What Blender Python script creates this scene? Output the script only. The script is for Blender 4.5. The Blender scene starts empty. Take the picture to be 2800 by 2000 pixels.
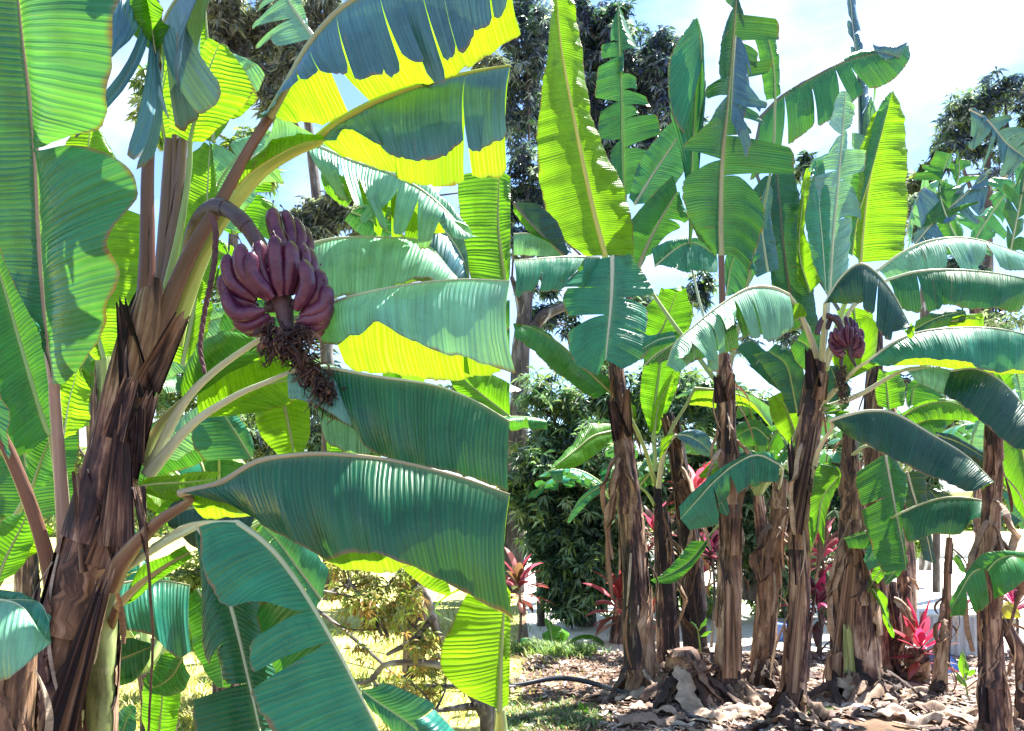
import bpy, math, random
import numpy as np
from mathutils import Vector
random.seed(7); rng = np.random.default_rng(7)
S = bpy.context.scene
COL = S.collection
F, CX, HZ, CH = 2200.0, 1400.0, 1380.0, 1.6      # focal length and horizon in photo pixels (2800 wide), eye height
R = math.radians

def P(x, y, d):
    return np.array([(x-CX)/F*d, d, CH-(y-HZ)/F*d])

# ------------------------------------------------------------------ materials
def newmat(name):
    m = bpy.data.materials.new(name); m.use_nodes = True
    nt = m.node_tree; nt.nodes.clear()
    return m, nt
class NT:
    def __init__(s, nt): s.nt = nt
    def n(s, t, **kw):
        nd = s.nt.nodes.new(t)
        ins = kw.pop('ins', {})
        for k, v in kw.items(): setattr(nd, k, v)
        for k, v in ins.items():
            if hasattr(v, 'links') or isinstance(v, bpy.types.NodeSocket): s.nt.links.new(v, nd.inputs[k])
            else: nd.inputs[k].default_value = v
        return nd
    def math(s, op, a, b=None, c=None, clamp=False):
        nd = s.nt.nodes.new('ShaderNodeMath'); nd.operation = op; nd.use_clamp = clamp
        for i, v in enumerate((a, b, c)):
            if v is None: continue
            if isinstance(v, bpy.types.NodeSocket): s.nt.links.new(v, nd.inputs[i])
            else: nd.inputs[i].default_value = v
        return nd.outputs[0]
    def mix(s, f, a, b, bt='MIX'):
        nd = s.nt.nodes.new('ShaderNodeMix'); nd.data_type = 'RGBA'; nd.blend_type = bt
        for k, v in ((0, f), (6, a), (7, b)):
            if isinstance(v, bpy.types.NodeSocket): s.nt.links.new(v, nd.inputs[k])
            elif k == 0: nd.inputs[k].default_value = v
            else: nd.inputs[k].default_value = (*v, 1)
        return nd.outputs[2]
    def ramp(s, f, stops):
        nd = s.nt.nodes.new('ShaderNodeValToRGB'); s.nt.links.new(f, nd.inputs[0])
        el = nd.color_ramp.elements
        while len(el) < len(stops): el.new(0.5)
        for e, (p, c) in zip(el, stops): e.position = p; e.color = (*c, 1)
        return nd.outputs[0]
    def out(s, sh): o = s.n('ShaderNodeOutputMaterial'); s.nt.links.new(sh, o.inputs[0])

def mat_leaf():
    m, nt = newmat('banana_leaf'); k = NT(nt)
    oi = k.n('ShaderNodeObjectInfo'); uv = k.n('ShaderNodeUVMap', uv_map='UVMap')
    sx = k.n('ShaderNodeSeparateXYZ', ins={0: uv.outputs[0]})
    U, V = sx.outputs[0], sx.outputs[1]
    av = k.math('ABSOLUTE', V)
    # slightly wandering lateral veins
    co = k.n('ShaderNodeCombineXYZ', ins={0: k.math('MULTIPLY', U, 1.6), 1: k.math('MULTIPLY', V, 0.30), 2: k.math('MULTIPLY', oi.outputs['Random'], 37.0)})
    nz = k.n('ShaderNodeTexNoise', ins={'Vector': co.outputs[0], 'Scale': 2.0, 'Detail': 3.0})
    cu = k.n('ShaderNodeCombineXYZ', ins={0: k.math('MULTIPLY', U, 13.0), 1: 0.0, 2: k.math('MULTIPLY', oi.outputs['Random'], 17.0)})
    nu_ = k.n('ShaderNodeTexNoise', ins={'Vector': cu.outputs[0], 'Scale': 1.0, 'Detail': 3.0})
    Uw = k.math('ADD', k.math('ADD', U, k.math('MULTIPLY', nz.outputs[0], 0.04)), k.math('MULTIPLY', nu_.outputs[0], 0.05))
    s1 = k.math('MULTIPLY', k.math('SINE', k.math('MULTIPLY', Uw, 2*math.pi/0.0165)), k.math('MULTIPLY_ADD', nz.outputs[0], 1.5, -0.05))
    s2 = k.math('SINE', k.math('MULTIPLY', Uw, 2*math.pi/0.0062))
    vein = k.math('POWER', k.math('MULTIPLY_ADD', s1, 0.5, 0.5), 3.0)
    co2 = k.n('ShaderNodeCombineXYZ', ins={0: k.math('MULTIPLY', U, 60.0), 1: k.math('MULTIPLY', V, 1.3), 2: k.math('MULTIPLY', oi.outputs['Random'], 91.0)})
    st = k.n('ShaderNodeTexNoise', ins={'Vector': co2.outputs[0], 'Scale': 1.0, 'Detail': 4.0})
    co3 = k.n('ShaderNodeCombineXYZ', ins={0: k.math('MULTIPLY', U, 4.0), 1: k.math('MULTIPLY', V, 1.6), 2: k.math('MULTIPLY', oi.outputs['Random'], 11.0)})
    bl = k.n('ShaderNodeTexNoise', ins={'Vector': co3.outputs[0], 'Scale': 1.5, 'Detail': 5.0})
    base = oi.outputs['Color']
    val = k.math('ADD', k.math('MULTIPLY_ADD', st.outputs[0], 0.75, 0.42), k.math('MULTIPLY', k.math('SUBTRACT', bl.outputs[0], 0.5), 0.9))
    base = k.mix(1.0, base, k.n('ShaderNodeCombineColor', ins={0: val, 1: val, 2: val}).outputs[0], 'MULTIPLY')
    base = k.mix(k.math('MULTIPLY', vein, k.math('MULTIPLY', bl.outputs[0], 0.16)), base, (0.26, 0.40, 0.20))
    # pale waxy line next to the midrib
    rim = k.math('POWER', k.math('SUBTRACT', 1.0, av, clamp=True), 24.0)
    base = k.mix(k.math('MULTIPLY', rim, 0.5), base, (0.38, 0.48, 0.18))
    # dried margins and scattered brown specks
    co4 = k.n('ShaderNodeCombineXYZ', ins={0: k.math('MULTIPLY', U, 14.0), 1: k.math('MULTIPLY', V, 2.0), 2: k.math('MULTIPLY', oi.outputs['Random'], 53.0)})
    dn = k.n('ShaderNodeTexNoise', ins={'Vector': co4.outputs[0], 'Scale': 1.0, 'Detail': 3.0})
    dry = k.math('MULTIPLY', k.math('SUBTRACT', k.math('ADD', av, k.math('MULTIPLY', dn.outputs[0], 0.14)), 1.03), 20.0, clamp=True)
    sp = k.n('ShaderNodeTexNoise', ins={'Vector': co2.outputs[0], 'Scale': 0.9, 'Detail': 2.0, 'Distortion': 0.6})
    spk = k.math('MULTIPLY', k.math('SUBTRACT', sp.outputs[0], 0.70), 12.0, clamp=True)
    brown = k.math('MAXIMUM', dry, k.math('MULTIPLY', spk, 0.6))
    base = k.mix(brown, base, (0.22, 0.13, 0.05))
    sep = k.n('ShaderNodeSeparateColor', ins={0: base})
    tr = k.n('ShaderNodeCombineColor', ins={0: k.math('ADD', k.math('MULTIPLY', sep.outputs[0], 0.72), k.math('MULTIPLY_ADD', sep.outputs[1], 0.27, 0.01)), 1: k.math('MULTIPLY_ADD', sep.outputs[1], 1.25, 0.03), 2: k.math('MULTIPLY', sep.outputs[2], 0.25)}).outputs[0]
    # transmitted light shows the veins as darker/lighter lines
    tr = k.mix(k.math('MULTIPLY', vein, 0.20), tr, (0.45, 0.66, 0.08))
    tr = k.mix(k.math('MULTIPLY', k.math('GREATER_THAN', k.math('MULTIPLY_ADD', s1, -0.5, 0.5), 0.93), 0.22), tr, (0.10, 0.24, 0.0))
    h = k.math('ADD', k.math('MULTIPLY', s1, k.math('MULTIPLY', bl.outputs[0], 0.0028)), k.math('ADD', k.math('MULTIPLY', s2, 0.00022), k.math('MULTIPLY', st.outputs[0], 0.0016)))
    bp = k.n('ShaderNodeBump', ins={'Height': h, 'Strength': 0.9, 'Distance': 1.0})
    rough = k.math('MAXIMUM', k.math('MULTIPLY_ADD', bl.outputs[0], 0.95, -0.12), 0.17)
    pr = k.n('ShaderNodeBsdfPrincipled', ins={'Base Color': base, 'Roughness': rough, 'Normal': bp.outputs[0]})
    pr.inputs['IOR'].default_value = 1.5
    pr.inputs['Specular IOR Level'].default_value = 0.52
    tl = k.n('ShaderNodeBsdfTranslucent', ins={'Color': tr, 'Normal': bp.outputs[0]})
    fac = k.math('MULTIPLY', oi.outputs['Alpha'], k.math('SUBTRACT', 1.0, k.math('MULTIPLY', brown, 0.6)))
    mx = k.n('ShaderNodeMixShader', ins={0: fac, 1: pr.outputs[0], 2: tl.outputs[0]})
    k.out(mx.outputs[0]); return m

def mat_bark(name, stops, rough=0.75, fib=26.0, bump=0.012, scale=1.0, patch=None):
    """fibrous dead sheath: fibres run along V (metres), U goes round"""
    m, nt = newmat(name); k = NT(nt)
    oi = k.n('ShaderNodeObjectInfo'); uv = k.n('ShaderNodeUVMap', uv_map='UVMap')
    sx = k.n('ShaderNodeSeparateXYZ', ins={0: uv.outputs[0]})
    z = k.math('MULTIPLY', oi.outputs['Random'], 67.0)
    a = k.n('ShaderNodeCombineXYZ', ins={0: k.math('MULTIPLY', sx.outputs[0], fib), 1: k.math('MULTIPLY', sx.outputs[1], 1.6), 2: z})
    fn = k.n('ShaderNodeTexNoise', ins={'Vector': a.outputs[0], 'Scale': 1.4*scale, 'Detail': 6.0, 'Roughness': 0.65, 'Distortion': 0.5})
    b = k.n('ShaderNodeCombineXYZ', ins={0: k.math('MULTIPLY', sx.outputs[0], 5.0), 1: k.math('MULTIPLY', sx.outputs[1], 2.2), 2: z})
    bn = k.n('ShaderNodeTexNoise', ins={'Vector': b.outputs[0], 'Scale': 1.3*scale, 'Detail': 5.0, 'Roughness': 0.6})
    v = k.math('ADD', k.math('MULTIPLY', fn.outputs[0], 0.55), k.math('MULTIPLY', bn.outputs[0], 0.62))
    v = k.math('SUBTRACT', v, 0.085)
    c = k.ramp(v, stops)
    if patch:
        pn = k.n('ShaderNodeTexNoise', ins={'Vector': b.outputs[0], 'Scale': 0.8, 'Detail': 3.0, 'Distortion': 1.0})
        c = k.mix(k.math('MULTIPLY', k.math('SUBTRACT', pn.outputs[0], patch[1]), 9.0, clamp=True), c, patch[0])
    # pale flecks
    fl = k.n('ShaderNodeTexNoise', ins={'Vector': a.outputs[0], 'Scale': 3.3, 'Detail': 2.0})
    c = k.mix(k.math('MULTIPLY', k.math('SUBTRACT', fl.outputs[0], 0.66), 7.0, clamp=True), c, (0.52, 0.42, 0.32))
    h = k.math('ADD', k.math('MULTIPLY', fn.outputs[0], bump), k.math('MULTIPLY', bn.outputs[0], bump))
    bp = k.n('ShaderNodeBump', ins={'Height': h, 'Strength': 1.0, 'Distance': 1.0})
    pr = k.n('ShaderNodeBsdfPrincipled', ins={'Base Color': c, 'Roughness': rough, 'Normal': bp.outputs[0]})
    k.out(pr.outputs[0]); return m

def mat_simple(name, col, rough=0.6, var=0.35, scale=6.0, bump=0.004, spec=0.5, use_obj=False, trans=0.0, col2=None, metal=0.0):
    m, nt = newmat(name); k = NT(nt)
    tc = k.n('ShaderNodeTexCoord'); oi = k.n('ShaderNodeObjectInfo')
    nz = k.n('ShaderNodeTexNoise', ins={'Vector': tc.outputs['Object'], 'Scale': scale, 'Detail': 6.0, 'Roughness': 0.62})
    base = oi.outputs['Color'] if use_obj else None
    if base is None:
        rgb = k.n('ShaderNodeRGB'); rgb.outputs[0].default_value = (*col, 1); base = rgb.outputs[0]
    if col2: base = k.mix(k.math('MULTIPLY', k.math('SUBTRACT', nz.outputs[0], 0.42), 4.0, clamp=True), base, col2)
    v = k.math('MULTIPLY_ADD', nz.outputs[0], var*2, 1-var)
    c = k.mix(1.0, base, k.n('ShaderNodeCombineColor', ins={0: v, 1: v, 2: v}).outputs[0], 'MULTIPLY')
    n2 = k.n('ShaderNodeTexNoise', ins={'Vector': tc.outputs['Object'], 'Scale': scale*6, 'Detail': 4.0})
    bp = k.n('ShaderNodeBump', ins={'Height': k.math('MULTIPLY', n2.outputs[0], bump), 'Strength': 1.0, 'Distance': 1.0})
    pr = k.n('ShaderNodeBsdfPrincipled', ins={'Base Color': c, 'Roughness': rough, 'Normal': bp.outputs[0], 'Metallic': metal})
    pr.inputs['Specular IOR Level'].default_value = spec
    sh = pr.outputs[0]
    if trans:
        tl = k.n('ShaderNodeBsdfTranslucent', ins={'Color': c})
        sh = k.n('ShaderNodeMixShader', ins={0: trans, 1: sh, 2: tl.outputs[0]}).outputs[0]
    k.out(sh); return m

def mat_dry():
    m, nt = newmat('dry_leaf'); k = NT(nt); at = k.n('ShaderNodeAttribute', attribute_name='tone')
    uv = k.n('ShaderNodeUVMap', uv_map='UVMap'); sx = k.n('ShaderNodeSeparateXYZ', ins={0: uv.outputs[0]}); oi = k.n('ShaderNodeObjectInfo'); tc = k.n('ShaderNodeTexCoord')
    a = k.n('ShaderNodeCombineXYZ', ins={0: k.math('MULTIPLY', sx.outputs[0], 9.0), 1: k.math('MULTIPLY', sx.outputs[1], 55.0), 2: k.math('MULTIPLY', oi.outputs['Random'], 31.0)})
    n1 = k.n('ShaderNodeTexNoise', ins={'Vector': a.outputs[0], 'Scale': 2.0, 'Detail': 5.0, 'Roughness': 0.65})
    n2 = k.n('ShaderNodeTexNoise', ins={'Vector': tc.outputs['Object'], 'Scale': 11.0, 'Detail': 4.0})
    v = k.math('ADD', k.math('MULTIPLY', n1.outputs[0], 1.3), k.math('MULTIPLY_ADD', n2.outputs[0], 1.6, -0.5))
    c = k.mix(1.0, at.outputs[0], k.n('ShaderNodeCombineColor', ins={0: v, 1: v, 2: v}).outputs[0], 'MULTIPLY')
    bp = k.n('ShaderNodeBump', ins={'Height': k.math('MULTIPLY', n1.outputs[0], 0.006), 'Strength': 1.0, 'Distance': 1.0})
    pr = k.n('ShaderNodeBsdfPrincipled', ins={'Base Color': c, 'Roughness': 0.7, 'Normal': bp.outputs[0]})
    tl = k.n('ShaderNodeBsdfTranslucent', ins={'Color': c})
    k.out(k.n('ShaderNodeMixShader', ins={0: 0.15, 1: pr.outputs[0], 2: tl.outputs[0]}).outputs[0]); return m

def mat_attr(name, rough=0.5, trans=0.35, tmul=(2.2, 1.9, 0.5), spec=0.5):
    """small leaves: each leaflet has its own tone stored as a face colour"""
    m, nt = newmat(name); k = NT(nt)
    at = k.n('ShaderNodeAttribute', attribute_name='tone')
    tr = k.mix(1.0, at.outputs[0], tmul, 'MULTIPLY')
    pr = k.n('ShaderNodeBsdfPrincipled', ins={'Base Color': at.outputs[0], 'Roughness': rough})
    pr.inputs['Specular IOR Level'].default_value = spec
    tl = k.n('ShaderNodeBsdfTranslucent', ins={'Color': tr})
    k.out(k.n('ShaderNodeMixShader', ins={0: trans, 1: pr.outputs[0], 2: tl.outputs[0]}).outputs[0]); return m

M = {}
M['leaf'] = mat_leaf()
M['bark'] = mat_bark('dead_sheath', [(0.38, (0.007, 0.005, 0.007)), (0.455, (0.042, 0.023, 0.025)), (0.52, (0.15, 0.078, 0.056)), (0.585, (0.40, 0.26, 0.17)), (0.70, (0.62, 0.51, 0.42))])
M['bark_dark'] = mat_bark('dark_sheath', [(0.38, (0.005, 0.003, 0.005)), (0.53, (0.024, 0.014, 0.018)), (0.60, (0.12, 0.06, 0.045)), (0.72, (0.42, 0.30, 0.21))])
M['bark_tan'] = mat_bark('tan_sheath', [(0.34, (0.012, 0.007, 0.007)), (0.44, (0.09, 0.048, 0.034)), (0.53, (0.27, 0.155, 0.09)), (0.64, (0.50, 0.36, 0.25)), (0.76, (0.60, 0.49, 0.38))])
M['bark_green'] = mat_bark('green_pseudostem', [(0.30, (0.02, 0.014, 0.012)), (0.40, (0.10, 0.12, 0.04)), (0.52, (0.28, 0.36, 0.13)), (0.72, (0.50, 0.56, 0.30))], rough=0.45, fib=7, bump=0.004)
M['tree_bark'] = mat_bark('tree_bark', [(0.3, (0.02, 0.015, 0.014)), (0.5, (0.09, 0.07, 0.06)), (0.7, (0.30, 0.27, 0.25))], fib=12, bump=0.01, patch=((0.42, 0.42, 0.40), 0.60))
def mat_rib():
    m, nt = newmat('leaf_stalk_skin'); k = NT(nt)
    oi = k.n('ShaderNodeObjectInfo'); uv = k.n('ShaderNodeUVMap', uv_map='UVMap'); sx = k.n('ShaderNodeSeparateXYZ', ins={0: uv.outputs[0]})
    a = k.n('ShaderNodeCombineXYZ', ins={0: k.math('MULTIPLY', sx.outputs[0], 40.0), 1: k.math('MULTIPLY', sx.outputs[1], 2.5), 2: k.math('MULTIPLY', oi.outputs['Random'], 67.0)})
    n1 = k.n('ShaderNodeTexNoise', ins={'Vector': a.outputs[0], 'Scale': 1.6, 'Detail': 6.0, 'Roughness': 0.6})
    v = k.math('MULTIPLY_ADD', n1.outputs[0], 1.1, 0.45)
    c = k.mix(1.0, oi.outputs['Color'], k.n('ShaderNodeCombineColor', ins={0: v, 1: v, 2: v}).outputs[0], 'MULTIPLY')
    f = k.math('MULTIPLY', k.math('SUBTRACT', n1.outputs[0], 0.60), 12.0, clamp=True)
    c = k.mix(k.math('MULTIPLY', f, k.math('SUBTRACT', 1.0, oi.outputs['Alpha'])), c, (0.035, 0.018, 0.014))
    bp = k.n('ShaderNodeBump', ins={'Height': k.math('MULTIPLY', n1.outputs[0], 0.004), 'Strength': 1.0, 'Distance': 1.0})
    pr = k.n('ShaderNodeBsdfPrincipled', ins={'Base Color': c, 'Roughness': 0.38, 'Normal': bp.outputs[0]})
    k.out(pr.outputs[0]); return m
M['rib'] = mat_rib()
M['banana'] = mat_simple('red_banana_skin', (0.082, 0.019, 0.056), rough=0.27, var=0.55, scale=16.0, bump=0.0014, spec=0.45, col2=(0.130, 0.042, 0.074))
M['stalk'] = mat_simple('fruit_stalk', (0.075, 0.042, 0.055), rough=0.5, var=0.4, scale=18.0, bump=0.004)
M['dry'] = mat_dry()
M['foliage'] = mat_attr('tree_leaves', rough=0.36, trans=0.32, tmul=(1.5, 1.75, 0.8), spec=0.6)
M['ti'] = mat_attr('ti_leaves', rough=0.35, trans=0.45, tmul=(2.0, 1.3, 1.5), spec=0.5)
M['grass'] = mat_attr('grass_blades', rough=0.5, trans=0.4, tmul=(1.4, 1.3, 0.8))

# ------------------------------------------------------------------ mesh helpers
class MB:
    def __init__(s): s.v = []; s.f = []; s.uv = []; s.tone = []; s.n = 0
    def add(s, V, Fc, UV=None, tone=None):
        V = np.asarray(V, float).reshape(-1, 3)
        s.v.append(V)
        for i, f in enumerate(Fc):
            s.f.append(tuple(int(a)+s.n for a in f))
            if UV is not None: s.uv.extend([tuple(UV[a]) for a in f])
            else: s.uv.extend([(V[a][0], V[a][2]) for a in f])
            s.tone.append(tone if tone is not None else (0.1, 0.1, 0.1))
        s.n += len(V)
    def grid(s, G, UV=None, tone=None, closed=False):
        G = np.asarray(G); a, b = G.shape[:2]
        V = G.reshape(-1, 3); fs = []
        for i in range(a-1):
            for j in range(b-1):
                fs.append((i*b+j, i*b+j+1, (i+1)*b+j+1, (i+1)*b+j))
        uv = None if UV is None else np.asarray(UV).reshape(-1, 2)
        s.add(V, fs, uv, tone)
    def build(s, name, mat, parent=None, smooth=True, origin=None):
        me = bpy.data.meshes.new(name)
        V = np.concatenate(s.v) if s.v else np.zeros((0, 3))
        o = np.array(origin if origin is not None else (V[0] if len(V) else (0, 0, 0)), float)
        me.from_pydata((V-o).tolist(), [], s.f)
        if len(s.uv):
            ul = me.uv_layers.new(name='UVMap'); ul.data.foreach_set('uv', np.array(s.uv, 'f').ravel())
        at = me.attributes.new('tone', 'FLOAT_COLOR', 'FACE')
        t = np.ones((len(s.f), 4), 'f'); t[:, :3] = np.array(s.tone, 'f').reshape(-1, 3); at.data.foreach_set('color', t.ravel())
        if smooth: me.polygons.foreach_set('use_smooth', np.ones(len(me.polygons), bool))
        me.materials.append(mat); me.update()
        ob = bpy.data.objects.new(name, me); COL.objects.link(ob)
        par = np.zeros(3)
        if parent is not None:
            ob.parent = parent; q = parent
            while q is not None: par += np.array(q.location); q = q.parent
        ob.location = (o-par).tolist()
        return ob

def empty(name, loc):
    o = bpy.data.objects.new(name, None); COL.objects.link(o); o.location = tuple(float(a) for a in loc)
    o.empty_display_size = 0.2; return o
def tag(o, label=None, cat=None, group=None, kind=None):
    if label: o['label'] = label
    if cat: o['category'] = cat
    if group: o['group'] = group
    if kind: o['kind'] = kind
    return o

def crv(pts, n):
    """Catmull-Rom through the points (any dimension), n samples evenly by chord length"""
    p = np.asarray(pts, float)
    if len(p) == 1: return np.repeat(p, n, 0)
    d = np.r_[0, np.cumsum(np.linalg.norm(np.diff(p[:, :2], axis=0), axis=1)+1e-9)]; d /= d[-1]
    q = np.vstack([2*p[0]-p[1], p, 2*p[-1]-p[-2]])
    t = np.linspace(0, 1, n); out = []
    for x in t:
        i = min(max(np.searchsorted(d, x, side='right')-1, 0), len(p)-2)
        u = (x-d[i])/max(d[i+1]-d[i], 1e-9)
        a, b, c, e = q[i], q[i+1], q[i+2], q[i+3]
        out.append(0.5*((2*b)+(-a+c)*u+(2*a-5*b+4*c-e)*u*u+(-a+3*b-3*c+e)*u**3))
    return np.array(out)

def frames(C):
    T = np.gradient(C, axis=0); T /= np.linalg.norm(T, axis=1)[:, None]+1e-12
    ref = np.array([0.0, -1.0, 0.02]); A = []
    prev = None
    for t in T:
        a = np.cross(t, ref) if prev is None else prev - t*np.dot(prev, t)
        if np.linalg.norm(a) < 1e-4: a = np.cross(t, [1, 0, 0])
        a /= np.linalg.norm(a); A.append(a); prev = a
    A = np.array(A); B = np.cross(T, A); return T, A, B

def tube(mb, C, r, seg=12, flat=1.0, lump=0.0, tone=None, capped=True, groove=0.0):
    C = np.asarray(C, float); n = len(C); r = np.broadcast_to(np.asarray(r, float), (n,)).copy()
    T, A, B = frames(C)
    s = np.r_[0, np.cumsum(np.linalg.norm(np.diff(C, axis=0), axis=1))]
    th = np.linspace(0, 2*np.pi, seg+1)
    rr = r[:, None]*np.ones((1, seg+1))
    if lump:
        ph = rng.uniform(0, 6.3, 6)
        w = sum(np.sin(th[None]*kk+s[:, None]*ff+ph[i]) for i, (kk, ff) in enumerate([(2, 5), (3, -9), (5, 14), (7, 23), (4, 37), (9, -3)]))/6
        rr = rr*(1+lump*w)
    if groove: rr = rr*(1-groove*np.exp(-((th[None]-4.71)/0.5)**2))
    G = C[:, None]+A[:, None]*(np.cos(th)[None, :, None]*rr[:, :, None])+B[:, None]*(np.sin(th)[None, :, None]*rr[:, :, None]*flat)
    UV = np.stack(np.broadcast_arrays((th/(2*np.pi))[None]*max(r.mean()*6.28, 0.02), s[:, None]), -1)
    mb.grid(G, UV, tone)
    if capped:
        for e in (0, -1):
            k = G[e][:-1]; c = k.mean(0)
            V = np.vstack([k, c]); m_ = len(k)
            mb.add(V, [(i, (i+1) % m_, m_) if e else ((i+1) % m_, i, m_) for i in range(m_)], np.full((m_+1, 2), s[e]), tone)

# ------------------------------------------------------------------ banana leaves
COLS = {   # base colour, translucency; bl and w have reflected sky sheen mixed into the colour
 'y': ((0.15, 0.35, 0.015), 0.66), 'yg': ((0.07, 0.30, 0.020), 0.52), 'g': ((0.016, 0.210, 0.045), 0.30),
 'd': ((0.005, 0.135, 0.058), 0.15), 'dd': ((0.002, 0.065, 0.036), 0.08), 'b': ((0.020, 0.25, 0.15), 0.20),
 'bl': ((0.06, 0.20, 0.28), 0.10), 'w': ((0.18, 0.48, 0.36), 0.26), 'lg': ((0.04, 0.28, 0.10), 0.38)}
RIBS = {'p': (0.16, 0.078, 0.052), 'g': (0.30, 0.40, 0.14), 'w': (0.50, 0.55, 0.36), 'b': (0.20, 0.10, 0.07), 'y': (0.50, 0.52, 0.12), 'k': (0.14, 0.13, 0.10)}

def blade(mb, Sp, E, sgn, tears, U, bulge=0.18, wave=0.012, gap=0.16, nv=9, rag=0.0, drop=0.03):
    """half a blade between the spine samples Sp and the edge samples E (both n x 3)"""
    n = len(Sp)
    t = np.linspace(0, 1, n)
    D = E-Sp
    T = np.gradient(Sp, axis=0)
    N = np.cross(T, D); N /= np.linalg.norm(N, axis=1)[:, None]+1e-9
    sg = np.sign(-(N[:, 1].mean())+0.25*N[:, 2].mean()) or 1
    N = N*sg
    W = np.linalg.norm(D, axis=1)
    L = max(U[-1], 0.05)
    ph = rng.uniform(0, 6.28, 6)
    def fn(tt, v):
        i = np.interp(tt, t, np.arange(n))
        g = lambda X: np.stack([np.interp(i, np.arange(n), X[:, c]) for c in range(3)], -1)
        s, d, nn = g(Sp), g(D), g(N)
        w = np.interp(i, np.arange(n), W); u = np.interp(i, np.arange(n), U)
        bend = bulge*4*v*(1-v)*w*0.55
        wv = wave*(v**1.3)*(np.sin(u*17+ph[0]+v*1.5)*0.6+np.sin(u*41+ph[1])*0.28+np.sin(u*7+ph[2])*0.9)
        wv += 0.0045*v*np.sin(u*2*np.pi/0.15+ph[4]+2*np.sin(u*5))+0.0025*v*np.sin(u*2*np.pi/0.062+ph[5]+1.5*np.sin(u*9))
        wv += 0.0014*np.sin(u*2*np.pi/0.042+ph[3])*np.minimum(1, v*5)
        rg = 1+rag*v*(np.sin(u*130+ph[4])*0.3+np.sin(u*67+ph[5])*0.5)
        p = s+d*(v*rg)[:, None]+nn*(bend+wv)[:, None]
        return p, u
    cuts = [0.0]+sorted(tears)+[1.0]
    for a, b in zip(cuts[:-1], cuts[1:]):
        m = max(3, int(math.ceil((b-a)*(n-1)*1.0))+1)
        tt0 = np.linspace(a, b, m)
        tc = a+(b-a)*random.uniform(0.3, 0.7)
        ga = gap*random.uniform(0.3, 1.3) if a > 0 else 0
        gb = gap*random.uniform(0.3, 1.3) if b < 1 else 0
        off = np.array([random.gauss(0, 1), random.gauss(0, 1), random.gauss(-0.6, 0.8)])*drop*(1 if len(cuts) > 2 else 0)
        q = 1.0-(random.uniform(0, 0.12) if len(cuts) > 2 else 0)
        v0 = random.choice([0.0, 0.05, 0.15, 0.3])
        G, UV = [], []
        for j in range(nv):
            v = j/(nv-1)
            vv = max(0, (v-v0)/(1-v0))**1.2
            tt = np.where(tt0 < tc, tt0+(b-a)*ga*vv*np.clip((tc-tt0)/max(tc-a, 1e-6), 0, 1), tt0-(b-a)*gb*vv*np.clip((tt0-tc)/max(b-tc, 1e-6), 0, 1))
            ss = (tt0-a)/(b-a)
            rd = 1-0.06*np.abs(2*ss-1)**5*(len(cuts) > 2)-(len(cuts) > 2)*(0.03*rng.random(m)+0.05*abs(math.sin(a*40))*ss)
            p, u = fn(tt, v*q*rd)
            p = p+off*(vv**1.5)
            G.append(p); UV.append(np.stack([u, np.full(m, sgn*v)], -1))
        mb.grid(np.array(G).transpose(1, 0, 2), np.array(UV).transpose(1, 0, 2))

def tears_n(k, a=0.08, b=0.95):
    if isinstance(k, (list, tuple)): return list(k)
    return [a+(b-a)*(i+random.uniform(0.15, 0.85))/k for i in range(k)] if k else []

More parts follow.
